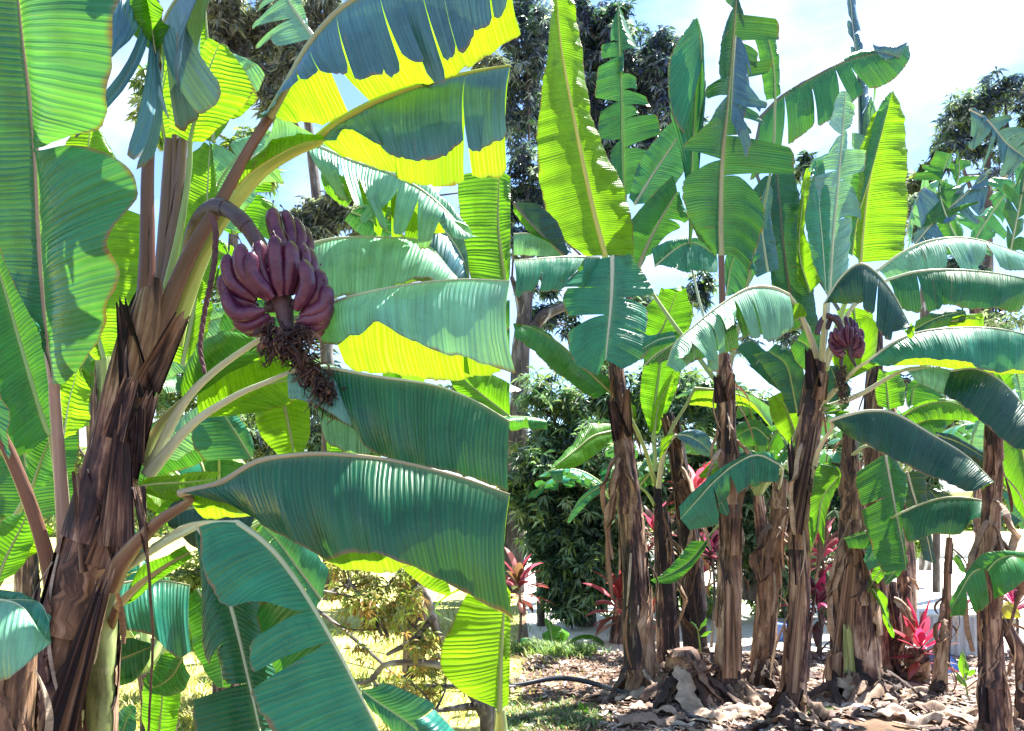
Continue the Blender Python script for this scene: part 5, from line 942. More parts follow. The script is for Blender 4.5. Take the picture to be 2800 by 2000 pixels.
# ================================================================== pink ti plants
def ti_plant(label, x, ybase, top, d, n=26, ln=0.42, tones=None, w=0.055, spread=1.0):
    e = plant(label, x, d, cat='ti plant', name='ti_plant', group='pink ti plants')
    b = P(x, ground_y(d), d); t = P(top[0], top[1], d); mb = MB()
    C = crv([b, (b+t)/2+np.array([0.03, 0, 0]), t], 14); tube(mb, C, np.linspace(0.02, 0.012, 14), seg=8, lump=0.1)
    mb.build('stem', M['tree_bark'], e)
    tones = tones or [(0.38, 0.05, 0.11), (0.45, 0.10, 0.19), (0.20, 0.03, 0.07), (0.50, 0.22, 0.28), (0.10, 0.03, 0.05), (0.14, 0.10, 0.05)]
    for k in range(n):
        u = k/n; mb = MB(); az = k*2.399; el = math.pi*0.5*(1-u*1.15)*0.95+0.05
        L = ln*random.uniform(0.75, 1.15); s = np.linspace(0, 1, 14)
        base = t+np.array([0, 0, -u*0.22*ln/0.42])
        ee = el-s**1.4*1.15*spread*random.uniform(0.7, 1.2)
        T = np.stack([np.cos(ee)*math.cos(az), np.cos(ee)*math.sin(az), np.sin(ee)], -1)
        Cc = base+np.cumsum(T, 0)*L/14
        ww = w*random.uniform(0.8, 1.2)*np.interp(s, [0, .15, .45, .8, 1], [0.25, .35, 1.0, .7, .05])
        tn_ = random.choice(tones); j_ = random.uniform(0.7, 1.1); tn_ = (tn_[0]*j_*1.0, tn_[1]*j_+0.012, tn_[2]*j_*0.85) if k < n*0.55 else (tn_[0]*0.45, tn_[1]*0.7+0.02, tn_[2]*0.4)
        strip(mb, Cc, ww*1.8, curl=0.7, tone=tn_, nv=4, roll=0.2, ref=(math.sin(az)*0.02, 0.02, 1.0), taper=0)
        mb.build('leaf', M['ti'], e)
    return e
PK = [(0.55, 0.11, 0.24), (0.42, 0.05, 0.13), (0.60, 0.30, 0.38), (0.22, 0.03, 0.10), (0.12, 0.03, 0.06)]
DK = [(0.10, 0.012, 0.06), (0.30, 0.02, 0.12), (0.05, 0.01, 0.04), (0.45, 0.05, 0.2)]
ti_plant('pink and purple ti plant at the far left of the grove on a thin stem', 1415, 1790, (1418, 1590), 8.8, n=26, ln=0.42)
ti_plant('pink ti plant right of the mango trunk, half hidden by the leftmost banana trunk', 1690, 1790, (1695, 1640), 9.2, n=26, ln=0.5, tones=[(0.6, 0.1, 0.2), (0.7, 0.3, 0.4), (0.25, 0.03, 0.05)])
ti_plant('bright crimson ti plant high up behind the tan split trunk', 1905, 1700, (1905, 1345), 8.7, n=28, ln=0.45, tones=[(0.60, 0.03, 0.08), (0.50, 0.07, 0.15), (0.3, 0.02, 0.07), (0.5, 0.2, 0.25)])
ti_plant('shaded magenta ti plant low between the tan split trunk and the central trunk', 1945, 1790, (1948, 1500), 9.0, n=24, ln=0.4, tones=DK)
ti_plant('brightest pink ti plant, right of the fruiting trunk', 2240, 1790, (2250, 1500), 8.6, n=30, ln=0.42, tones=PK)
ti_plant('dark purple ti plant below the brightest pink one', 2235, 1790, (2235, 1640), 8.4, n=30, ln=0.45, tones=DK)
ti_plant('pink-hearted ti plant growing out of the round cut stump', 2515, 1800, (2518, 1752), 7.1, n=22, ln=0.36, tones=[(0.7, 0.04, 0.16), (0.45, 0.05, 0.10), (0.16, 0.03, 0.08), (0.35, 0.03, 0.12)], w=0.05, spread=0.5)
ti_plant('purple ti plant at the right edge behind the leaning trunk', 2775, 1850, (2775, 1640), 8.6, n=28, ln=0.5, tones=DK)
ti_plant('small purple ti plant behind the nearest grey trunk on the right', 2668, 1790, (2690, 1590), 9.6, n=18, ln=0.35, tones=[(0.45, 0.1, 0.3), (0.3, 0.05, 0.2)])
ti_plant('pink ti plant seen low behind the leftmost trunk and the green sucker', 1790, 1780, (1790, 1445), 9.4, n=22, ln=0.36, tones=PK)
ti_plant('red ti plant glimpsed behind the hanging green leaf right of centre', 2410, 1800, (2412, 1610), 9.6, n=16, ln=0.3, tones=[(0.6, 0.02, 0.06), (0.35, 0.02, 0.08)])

# ================================================================== broadleaf trees
def leaflets(mb, c, n, L, tones, droop=0.5, w=0.24):
    """one rosette of n narrow leaves round the twig end c"""
    a0 = random.uniform(0, 6.28)
    tn = random.choice(tones); j = random.uniform(0.6, 1.4)
    V = []; 
    for k in range(n):
        a = a0+k*2.4; el = random.uniform(-0.9, 0.7)-droop*0.5; l = L*random.uniform(0.6, 1.2)
        d = np.array([math.cos(a)*math.cos(el), math.sin(a)*math.cos(el), math.sin(el)])
        s = np.array([-math.sin(a), math.cos(a), random.uniform(-.7, .7)])*l*w*0.5
        m = c+d*l*0.5+np.array([0, 0, 0.05*l]); e = c+d*l+np.array([0, 0, -0.18*l])
        jj = j*random.uniform(0.8, 1.2)
        mb.add(np.array([c, m+s, e, m-s]), [(0, 1, 2, 3)], tone=(tn[0]*jj, tn[1]*jj, tn[2]*jj))
def tree(label, base, d, blobs, tones, L=0.17, dens=1.0, limbs=(), trunk=None, mat='tree_bark', cat='tree', name='broadleaf_tree', group='trees beyond the bananas', rz=1.0, per=8):
    """blobs: (x, y, rx, ry, depth offset, clusters)"""
    e = plant(label, base, d, cat=cat, name=name, group=group)
    mb = MB()
    if trunk:
        q = crv(trunk, 30); C = np.array([P(x, y, d) for x, y, _ in q]); tube(mb, C, q[:, 2]/F*d, seg=16, lump=0.12)
    for lb in limbs:
        q = crv(lb, 20); C = np.array([P(x, y, d+random.uniform(-.05, .05)) for x, y, _ in q]); tube(mb, C, q[:, 2]/F*d, seg=9, lump=0.16)
    fm = MB(); tw = MB()
    anchors = [P(x, y, d) for x, y, _ in (trunk or [])[2:]]+[P(x, y, d) for lb in limbs for x, y, _ in lb[1:]]
    for bx, by, rx, ry, dz, nc in blobs:
        c = P(bx, by, d+dz)
        if anchors:
            an = min(anchors, key=lambda p: np.linalg.norm(p-c)+(0.5 if p[2] > c[2] else 0))
            tube(mb, crv([an, (an+c)/2+np.array([0.05, 0, 0.06])*min(1, rx/F*d), c], 8), np.linspace(0.035, 0.016, 8)*min(1, 1.5*rx/F*d), seg=6, lump=0.1); anchors.append(c)
        else: anchors = [c]
        ax = rx/F*d; az = ry/F*d; ay = (ax+az)/2*rz
        # sub-clumps so that the crown has lumps and gaps
        subs = []
        for _ in range(max(5, nc//17)):
            v = rng.normal(size=3); v /= np.linalg.norm(v); r = rng.uniform(0.35, 1.0)**0.6
            subs.append((c+v*r*np.array([ax, ay, az]), rng.uniform(0.28, 0.5)))
        for s_, _r in subs[::2]:
            m0 = (c+s_)/2+rng.normal(size=3)*min(0.1, 0.12*ax)
            tube(mb, crv([c, m0, s_], 8), np.linspace(0.03, 0.008, 8)*min(max(ax, 0.3), 1.2), seg=5, capped=False)
        for _ in range(int(nc*dens)):
            s_, r_ = random.choice(subs); v = rng.normal(size=3); v /= np.linalg.norm(v)
            q = s_+v*r_*np.array([ax, ay, az])*rng.uniform(0.4, 1.0)**0.5
            leaflets(fm, q, per, L, tones)
    mb.build('trunk' if trunk else 'branches', M[mat], e)
    fm.build('crown', M['foliage'], e, smooth=False)
    return e
TD = [(0.02, 0.05, 0.035), (0.045, 0.10, 0.06), (0.08, 0.16, 0.09), (0.18, 0.26, 0.17), (0.02, 0.045, 0.04), (0.20, 0.28, 0.08), (0.14, 0.22, 0.17), (0.32, 0.42, 0.32)]  # palest greens paint leaf-edge highlights into the foliage colour
TB = [(0.02, 0.035, 0.10), (0.05, 0.08, 0.18), (0.12, 0.17, 0.26), (0.03, 0.05, 0.10), (0.30, 0.36, 0.42), (0.04, 0.08, 0.07)]
TY = [(0.26, 0.25, 0.08), (0.36, 0.28, 0.10), (0.24, 0.30, 0.08), (0.42, 0.24, 0.10), (0.34, 0.40, 0.10)]
TG = [(0.17, 0.19, 0.22), (0.25, 0.26, 0.28), (0.10, 0.12, 0.15), (0.26, 0.27, 0.22)]
tree('tall dark mango tree left of the tallest glowing yellow leaf, bare trunk below the crown', 1420, 12.5,
     [(1440, 110, 75, 130, 0, 420), (1430, 330, 60, 130, 0.5, 320), (1430, 500, 70, 90, 0, 260), (1400, 640, 60, 60, 0, 100)], TD[:2]+TB+TB, L=0.15, dens=1.15, trunk=[(1400, 1620, 34), (1405, 1400, 30), (1418, 1150, 26), (1424, 950, 24), (1440, 800, 18), (1445, 600, 12)],
     limbs=[[(1425, 960, 18), (1480, 870, 16), (1560, 830, 12), (1620, 790, 6)], [(1430, 900, 16), (1420, 830, 10), (1400, 760, 6)]])
tree('broad dark mango tree crown rising behind the upright leaves at the top', 1700, 14.0,
     [(1560, 90, 60, 90, 0, 240), (1580, 260, 70, 120, 0, 260), (1660, 400, 80, 90, 0, 200), (1860, 330, 50, 90, 0, 160), (1500, 620, 90, 90, 0, 200), (1640, 110, 75, 90, 0, 420), (1720, 190, 100, 90, 0.5, 420), (1800, 160, 60, 60, 0, 220), (1790, 290, 90, 110, 0, 420), (1650, 300, 60, 130, 0, 330), (1780, 430, 60, 60, 0, 160), (1590, 440, 40, 120, 0, 130)], TD[:2]+TB+TB, L=0.17, dens=1.05,
     trunk=[(1640, 1620, 30), (1650, 1200, 26), (1680, 800, 22), (1700, 500, 16), (1710, 260, 10)])
tree('low spreading dark mango tree behind the leftmost shaggy trunk, branches sweeping down to the ground', 1560, 10.6,
     [(1500, 1130, 110, 130, 0.5, 420), (1600, 1260, 120, 110, 0, 480), (1480, 1330, 90, 130, 0, 420), (1600, 1430, 130, 110, 0, 560), (1480, 1500, 70, 60, 0, 160), (1580, 1560, 110, 80, -0.3, 420), (1660, 1100, 60, 90, 0.5, 200), (1540, 1640, 70, 50, -0.3, 190), (1610, 1600, 60, 50, -.4, 130), (1700, 1500, 60, 80, 0, 160)], TD, L=0.17,
     trunk=[(1602, 1775, 32), (1600, 1700, 30), (1590, 1600, 28), (1560, 1500, 20), (1520, 1400, 14)], limbs=[[(1575, 1560, 16), (1520, 1450, 12), (1450, 1340, 8), (1400, 1290, 5)], [(1480, 1770, 14), (1478, 1650, 11), (1470, 1540, 8)], [(1460, 1310, 12), (1540, 1230, 9), (1620, 1190, 6)]])
tree('dense dark mango tree behind the middle trunks of the grove', 2050, 10.8,
     [(1900, 1130, 110, 120, 0, 480), (1920, 1300, 100, 100, 0.5, 420), (2060, 1170, 110, 110, 0, 480), (2080, 1350, 110, 120, 0, 560), (2060, 1500, 120, 90, 0, 420), (2260, 1290, 90, 120, 0.3, 380), (2270, 1420, 70, 90, 0, 260), (1900, 1480, 100, 90, 0, 320), (1780, 1100, 70, 100, 0.5, 260), (1770, 1350, 60, 120, 0.4, 260), (2180, 1600, 110, 80, 0, 260)], TD, L=0.17,
     trunk=[(2060, 1640, 30), (2060, 1500, 24), (2050, 1300, 16)], limbs=[[(2060, 1450, 14), (1980, 1340, 10), (1930, 1230, 5)]])
tree('thin tree with bluish foliage against the sky at the upper right', 2650, 15.0,
     [(2740, 280, 60, 70, 0, 300), (2640, 330, 70, 70, 0.2, 330), (2620, 400, 70, 50, 0, 200), (2780, 380, 50, 100, 0, 220), (2740, 480, 60, 80, 0, 130)], TB+TB+TD, L=0.17, dens=0.75,
     trunk=[(2700, 1560, 20), (2700, 1100, 18), (2700, 700, 14), (2700, 420, 8)], limbs=[[(2700, 620, 8), (2640, 480, 5), (2620, 400, 3)], [(2700, 600, 8), (2760, 440, 5), (2750, 300, 3)]])
tree('small dark tree peeping out right of the tall glowing leaf', 2530, 15.5, [(2520, 520, 42, 70, 0, 230), (2540, 600, 50, 60, 0, 150), (2500, 580, 20, 60, 0, 60)], TG+TD, L=0.18, trunk=[(2530, 1560, 16), (2530, 1000, 14), (2528, 560, 8)])
tree('scrubby pale tree showing through the gaps between the dark leaves on the right', 2600, 12.0, [(2560, 1180, 80, 60, 0, 160), (2600, 1180, 60, 40, 0, 90), (2550, 1330, 50, 50, 0, 110), (2480, 1330, 60, 60, 0, 90), (2560, 960, 60, 60, 0, 60), (2750, 880, 60, 60, 0, 40)], [(0.16, 0.2, 0.12), (0.25, 0.3, 0.2), (0.08, 0.14, 0.06)], L=0.14, trunk=[(2560, 1620, 10), (2560, 1400, 9), (2558, 1180, 6)])
# left half
tree('hazy grey-brown tree with bare branches above the near leaves', 750, 9.0,
     [(630, 50, 90, 80, 0, 330), (700, 120, 100, 80, 0.3, 330), (780, 60, 90, 90, 0.4, 330), (870, 40, 70, 80, 0, 230), (700, 230, 70, 50, 0, 150), (610, 170, 60, 60, 0, 160), (900, 560, 80, 60, 0, 260), (850, 630, 60, 50, 0, 180), (820, 170, 60, 50, 0, 140), (960, 610, 60, 40, 0, 120), (740, 320, 60, 50, 0, 80), (1340, 170, 40, 30, 0, 60)], TG, L=0.13, dens=0.8,
     trunk=[(905, 1640, 22), (900, 1300, 20), (895, 1000, 18), (880, 700, 15), (850, 400, 12), (820, 200, 9), (760, 0, 6)], limbs=[[(850, 400, 8), (700, 190, 6), (590, 90, 4)], [(830, 260, 6), (900, 60, 3)], [(700, 190, 4), (640, 110, 3), (560, 70, 2)], [(880, 660, 7), (960, 600, 5), (1060, 590, 3)], [(700, 190, 4), (760, 170, 3), (800, 110, 2)]])
tree('open brownish tree with lichened crooked branches at the lower middle', 1200, 5.4,
     [(950, 1600, 80, 60, 0.2, 260), (1000, 1680, 90, 70, 0, 280), (1080, 1650, 80, 90, 0.2, 300), (1140, 1600, 50, 60, 0, 130), (1090, 1570, 60, 50, 0.2, 130), (960, 1560, 80, 40, 0.3, 100), (1140, 1740, 60, 60, 0, 190), (1120, 1860, 80, 60, 0.3, 160), (1200, 1800, 60, 70, 0.3, 160), (985, 1780, 30, 30, 0, 26), (1220, 1880, 80, 60, 0.3, 90), (1160, 1560, 60, 40, 0.2, 70)], TY, L=0.07, per=5, dens=0.42,
     trunk=[(1370, 2300, 30), (1345, 2100, 26), (1335, 1980, 24), (1330, 1920, 20), (1290, 1900, 12)],
     limbs=[[(1330, 1930, 14), (1260, 1935, 10), (1190, 1945, 5)], [(1330, 1950, 13), (1250, 1840, 12), (1150, 1813, 10), (1050, 1820, 8), (1015, 1862, 7), (975, 1868, 4)],
            [(1335, 1980, 14), (1270, 1860, 13), (1200, 1740, 12), (1170, 1640, 11), (1120, 1560, 9), (1090, 1530, 7)], [(1185, 1690, 9), (1130, 1750, 9), (1060, 1790, 5)],
            [(1045, 1740, 5), (1020, 1690, 5), (980, 1640, 4), (900, 1620, 3), (860, 1610, 2)], [(1060, 1740, 5), (1010, 1650, 4), (960, 1600, 3), (950, 1550, 2)], [(1035, 1722, 3), (960, 1722, 3), (900, 1700, 2)], [(1030, 1650, 3), (1060, 1600, 2), (1080, 1580, 2)]], group='trees beyond the bananas')
tree('yellow-green bush low behind the near plants', 560, 9.5, [(420, 1590, 130, 50, 0, 220), (560, 1560, 130, 60, 0, 200), (800, 1620, 80, 50, 0, 90), (1180, 1940, 130, 60, -2.5, 150)], [(0.26, 0.30, 0.08), (0.34, 0.36, 0.12), (0.20, 0.26, 0.06)], L=0.13, cat='bush', name='bush', group='bushes')
tree('dull green tree mass behind the near crown at mid height', 700, 10.0, [(500, 720, 60, 70, 0, 120), (520, 860, 60, 50, 0, 100), (600, 1180, 60, 80, 0, 90), (690, 1240, 60, 60, 0, 90), (880, 1160, 40, 100, 0, 120), (880, 960, 40, 60, 0, 60), (250, 1080, 30, 80, 0, 60)], TG+TD, L=0.14, trunk=[(640, 1600, 18), (640, 1300, 16), (600, 900, 10)])
tree('bright green bush by the sunlit lawn behind the right-hand trunks', 2490, 11.0, [(2485, 1530, 22, 45, 0, 90), (2500, 1480, 20, 30, 0, 50)], [(0.22, 0.34, 0.05), (0.3, 0.4, 0.1)], L=0.12, cat='bush', name='bush', group='bushes')

# ---- more bananas deep behind the near ones, to close the gaps with leaves
def far_banana(label, x, d, H, n, cols, L=1.9, grp='banana plants deeper in the plot'):
    e = plant(label, x, d, group=grp); b = P(x, ground_y(d), d); t = b+np.array([random.uniform(-.15, .15), 0, H])
    C = crv([b, (b+t)/2+np.array([.04, 0, 0]), t], 20); mb = MB(); tube(mb, C, np.linspace(0.11, 0.06, 20), seg=14, lump=0.08); mb.build('pseudostem', M['bark'], e)
    for k in range(n):
        free_leaf(e, t+np.array([0, 0, -0.05*k/n]), k*137.5+random.uniform(-20, 20), random.uniform(38, 82), L*random.uniform(0.8, 1.15), 0.5*L/1.9, random.choice(cols), 'g', droop=random.uniform(0.5, 1.0), tears=random.choice([2, 5, 8]), w=0.03)
far_banana('banana plant in the middle distance behind the leaning near trunk', 60, 5.6, 1.7, 8, ['g', 'yg', 'g', 'y'])
far_banana('banana plant in the middle distance under the near bunch', 620, 6.4, 1.2, 8, ['g', 'yg', 'b', 'y'], L=1.5)
far_banana('banana plant in the middle distance behind the lower right leaves of the near plant', 1130, 7.5, 1.9, 8, ['g', 'yg', 'g', 'w'], L=1.6)
far_banana('low banana sucker low behind the green speckled stem', 430, 5.0, 0.55, 7, ['g', 'b', 'yg'], L=1.0)

# ================================================================== ground, yard, walls
def sheet(name, xs, ys, z, mat, hf=None, kind='structure', res=1):
    mb = MB(); gx = np.linspace(*xs); gy = np.linspace(*ys); X, Y = np.meshgrid(gx, gy, indexing='ij'); Z = np.full_like(X, z)
    if hf is not None: Z = Z+hf(X, Y)
    Gd = np.stack([X, Y, Z], -1); mb.grid(Gd, np.stack([X, Y], -1)); return tag(mb.build(name, mat, None), kind=kind)
def mat_ground(name, a, b, c, sc=2.0, bump=0.02):
    m, nt = newmat(name); k = NT(nt); tc = k.n('ShaderNodeTexCoord')
    n1 = k.n('ShaderNodeTexNoise', ins={'Vector': tc.outputs['Object'], 'Scale': sc, 'Detail': 8.0, 'Roughness': 0.65})
    n2 = k.n('ShaderNodeTexNoise', ins={'Vector': tc.outputs['Object'], 'Scale': sc*14, 'Detail': 6.0, 'Roughness': 0.7})
    c1 = k.ramp(n1.outputs[0], [(0.36, a), (0.52, b), (0.66, c)])
    v = k.math('MULTIPLY_ADD', n2.outputs[0], 0.9, 0.55)
    c2 = k.mix(1.0, c1, k.n('ShaderNodeCombineColor', ins={0: v, 1: v, 2: v}).outputs[0], 'MULTIPLY')
    bp = k.n('ShaderNodeBump', ins={'Height': k.math('MULTIPLY', n2.outputs[0], bump), 'Strength': 1.0, 'Distance': 1.0})
    pr = k.n('ShaderNodeBsdfPrincipled', ins={'Base Color': c2, 'Roughness': 0.9, 'Normal': bp.outputs[0]}); k.out(pr.outputs[0]); return m
M['earth'] = mat_ground('earth', (0.10, 0.055, 0.03), (0.17, 0.10, 0.06), (0.26, 0.17, 0.11))
M['yard'] = mat_ground('pale_concrete', (0.62, 0.58, 0.48), (0.74, 0.71, 0.62), (0.80, 0.78, 0.70), 0.6, 0.004)
M['lawn'] = mat_ground('dry_lawn', (0.20, 0.26, 0.05), (0.46, 0.44, 0.13), (0.60, 0.52, 0.22), 0.9, 0.03)
sheet('ground', (-400, 400, 30), (-400, 400, 30), 0.0, M['earth'])
sheet('yard', (0.2, 40, 20), (8.7, 24, 20), 0.004, M['yard'])
sheet('lawn', (-90, 0.1, 40), (3.2, 90, 60), 0.004, M['lawn'])
sheet('lawn', (0.2, 60, 20), (24.4, 90, 20), 0.3, M['lawn'])
M['cream'] = mat_simple('cream_plaster', (0.80, 0.76, 0.62), 0.8, 0.10, 0.8, 0.003, col2=(0.78, 0.72, 0.55))
M['metal_sheet'] = mat_simple('galvanised_sheet', (0.42, 0.45, 0.46), 0.55, 0.25, 1.5, 0.002, metal=0.2)
M['blue'] = mat_simple('blue_tarpaulin', (0.10, 0.20, 0.55), 0.5, 0.15, 3.0, 0.002)
M['red'] = mat_simple('red_paint', (0.60, 0.04, 0.05), 0.5, 0.15, 3.0, 0.002)
M['wood'] = mat_simple('painted_post', (0.55, 0.50, 0.42), 0.7, 0.2, 5.0, 0.003)
M['hose'] = mat_simple('black_hose', (0.018, 0.020, 0.032), 0.32, 0.25, 20.0, 0.0006)
def box(mb, x0, x1, y0, y1, z0, z1):
    V = np.array([[x, y, z] for x in (x0, x1) for y in (y0, y1) for z in (z0, z1)])
    mb.add(V, [(0, 1, 3, 2), (4, 6, 7, 5), (0, 4, 5, 1), (2, 3, 7, 6), (0, 2, 6, 4), (1, 5, 7, 3)])
mb = MB(); box(mb, 0.3, 30, 24.0, 24.3, 0, 0.75)
for i in range(12): box(mb, 0.2+i*2.5, 0.5+i*2.5, 23.9, 24.35, 0, 0.85)
w0 = mb.build('garden_wall', M['cream'], None, smooth=False); tag(w0, 'long low cream garden wall with piers beyond the pale yard', 'wall')
mb = MB(); box(mb, 2, 45, 60, 61, 0.5, 2.4); box(mb, 1.8, 45.2, 59.8, 61.2, 2.4, 2.55)
w1 = mb.build('boundary_wall', M['cream'], None, smooth=False); tag(w1, 'pale boundary wall far off at the end of the lawn', 'wall')
# corrugated gate with posts
ge = plant('grey corrugated metal gate between thin posts in the bright yard', 2610, 8.3, cat='gate', name='metal_gate')
a = P(2535, 1688, 8.3); b = P(2678, 1793, 8.3); nx = 120; xs = np.linspace(a[0], b[0], nx)
yy = 8.3+0.014*np.sin((xs-a[0])*2*np.pi/0.085); Gd = np.array([[[x, y, z] for z in (max(0.02, b[2]), a[2])] for x, y in zip(xs, yy)])
mb = MB(); mb.grid(Gd); Gb = Gd+np.array([0, 0.004, 0]); mb.grid(Gb[:, ::-1]); mb.build('corrugated_panel', M['metal_sheet'], ge)
mb = MB(); box(mb, a[0], b[0], 8.33, 8.36, a[2]-0.02, a[2]+0.02); box(mb, a[0], b[0], 8.33, 8.36, b[2]+0.1, b[2]+0.13); mb.build('rail', M['wood'], ge, smooth=False)
for x in (a[0]-0.03, (a[0]+b[0])/2+0.1, b[0]+0.03):
    mb = MB(); tube(mb, [(x, 8.36, 0), (x, 8.36, a[2]+0.05)], 0.018, seg=8); mb.build('post', M['wood'], ge)
# blue tarpaulin heap, tent shaped
mb = MB(); c = P(2590, 1868, 7.6); c[2] = 0.0
pk = c+np.array([-0.08, 0, 0.30]); cs = [c+np.array(v) for v in ((-0.16, -0.12, 0.0), (0.16, -0.12, 0), (0.16, 0.2, 0), (-0.16, 0.2, 0))]
n = 14
for q0, q1_ in zip(cs, cs[1:]+cs[:1]):
    Gq = np.array([[pk*(1-u)+(q0*(1-v)+q1_*v)*u+np.array([0, 0, 0.02*math.sin(v*9+u*5)*u]) for v in np.linspace(0, 1, n)] for u in np.linspace(0, 1, n)]); mb.grid(Gq)
mb2 = mb.build('tarpaulin', M['blue'], None); tag(mb2, 'blue tarpaulin pitched to a peak behind the thin bare stem', 'tarpaulin')
mb = MB(); c = P(2130, 1790, 9.5); tube(mb, [(c[0], 9.47, 0.0), (c[0], 9.47, 0.18), (c[0], 9.47, 0.2), (c[0], 9.47, 0.205)], [0.08, 0.10, 0.115, 0.115], seg=20)
tb = mb.build('plastic_tub', M['blue'], None, smooth=False); tag(tb, 'small blue plastic tub half hidden left of the fruiting trunk', 'tub')
mb = MB(); c = P(1787, 1640, 12.0); box(mb, c[0]-0.10, c[0]+0.10, 11.9, 12.2, 0.0, 0.24); box(mb, c[0]-0.11, c[0]+0.11, 11.89, 12.21, 0.24, 0.28)
tb = mb.build('cooler_box', M['red'], None, smooth=False); tag(tb, 'small red box with a lid glimpsed between the leftmost trunk and the dark ones', 'box')

# hose
q = crv([(1380, 1897), (1440, 1892), (1500, 1887), (1560, 1888), (1620, 1894), (1670, 1905), (1705, 1912), (1750, 1925), (1800, 1945), (1860, 1968), (1920, 1988)], 80)
mb = MB()
C = np.array([P(x, y, CH*F/(y-HZ)) for x, y in q]); C[:, 2] = 0.05+0.05*np.exp(-((q[:, 0]-1540)/110)**2); C = np.vstack([[-1.2, C[0][1]+0.2, 0.02], C])
C = crv(C, 120)
tube(mb, C, 0.022, seg=14); h = mb.build('hose', M['hose'], None); tag(h, 'thick black irrigation hose lying across the litter into the grove', 'hose')

# ================================================================== litter, grass
def in_litter():
    while True:
        x = rng.uniform(0.02, 5.8); y = rng.uniform(4.7, 8.6)
        if x < 4.6*y/6.6+0.8: return x, y
DT = [(0.38, 0.27, 0.19), (0.28, 0.18, 0.12), (0.50, 0.41, 0.32), (0.18, 0.11, 0.08), (0.34, 0.24, 0.18), (0.12, 0.07, 0.06), (0.08, 0.05, 0.045), (0.62, 0.56, 0.52), (0.24, 0.16, 0.13)]
def dead_piece(mb, x, y, z, L, W, az, lift=0.03, tone=None, m=9):
    s = np.linspace(-0.5, 0.5, m); k = random.uniform(-1.5, 1.5)
    aa = az+s*k
    C = np.array([x, y, z])+np.stack([np.cumsum(np.cos(aa))*L/m, np.cumsum(np.sin(aa))*L/m, lift*np.abs(np.sin(s*random.uniform(2, 7)+random.uniform(0, 3)))], -1)
    strip(mb, C, W, curl=random.uniform(0.1, 0.9), tone=tone or random.choice(DT), nv=4, roll=random.uniform(-0.45, 0.45), flip=random.uniform(-0.7, 0.7), ref=(0.01, 0.02, 1))
mb = MB()
for _ in range(9000):
    x, y = in_litter()
    # bare earth near the camera between the trunks, and left foot
    px = CX+x/y*F; py = HZ+CH*F/y
    if py > 1960 and 2240 < px < 2540: continue
    if px < 1640 and py > 1915 and random.random() < 0.8: continue
    hx = 0.06*max(0, 1-abs(py-1930)/80)
    L = random.choice([0.06, 0.09, 0.13, 0.2]) if px > 1700 else random.choice([0.03, 0.05, 0.08, 0.11])
    dead_piece(mb, x, y, rng.uniform(0.004, 0.025+hx*0.5), L*1.5, L*random.uniform(0.10, 0.38), rng.uniform(0, 6.28), lift=random.uniform(0.0, 0.03))
tag(mb.build('leaf_litter', M['dry'], None, origin=(2.5, 6.6, 0)), 'dry curled leaf scraps carpeting the ground under the grove', 'leaf litter', kind='stuff')
big = [(2060, 1960, 0.5, 'large curled tan dead leaf lying below the grey-tan trunk'), (1860, 1960, 0.45, 'pinkish-tan dead leaf lying at the end of the hose'), (1930, 1945, 0.4, 'folded pale dead leaf in front of the central trunk'),
       (1780, 1985, 0.5, 'broad dead leaf at the bottom edge below the leftmost trunk'), (2330, 1915, 0.34, 'humped tan dead leaf at the foot of the thick shaggy trunk'), (2420, 1900, 0.6, 'big dark crumpled dead leaf right of the thick shaggy trunk'),
       (2160, 1990, 0.3, 'bleached white dead leaf at the foot of the fruiting trunk'), (1990, 1985, 0.5, 'long grey dead leaf at the bottom centre of the grove'), (2560, 1945, 0.5, 'long pale dead leaf lying below the thin bare stem'),
       (2620, 1975, 0.5, 'dead leaf nearest the grey weathered trunk, curled lengthways'), (1830, 1850, 0.5, 'arched dead leaf draped beside the rotting stump'), (2470, 1960, 0.5, 'dead leaf running diagonally along the edge of the bare earth')]
for x, y, L, lb in big:
    mb = MB(); p = P(x, y, CH*F/(y-HZ)); az = random.uniform(-0.7, 0.7); n = 30; s = np.linspace(0, 1, n); bd = random.uniform(-1.2, 1.2)
    aa = az+bd*(s-0.5)
    C = np.array([p[0], p[1], 0.035])+np.stack([np.cumsum(np.cos(aa))*L/n-L/2, np.cumsum(np.sin(aa))*L/n, 0.05*np.abs(np.sin(s*random.uniform(3, 6)))], -1)
    rag_leaf(mb, C, L*random.uniform(0.25, 0.4), random.choice([(0.36, 0.26, 0.19), (0.28, 0.19, 0.14), (0.44, 0.34, 0.27), (0.50, 0.41, 0.34), (0.16, 0.10, 0.08)]), nv=13, curl=random.uniform(0.2, 1.0))
    tag(mb.build('dead_leaf', M['dry'], None), lb, 'dead leaf', 'large dead banana leaves on the ground')
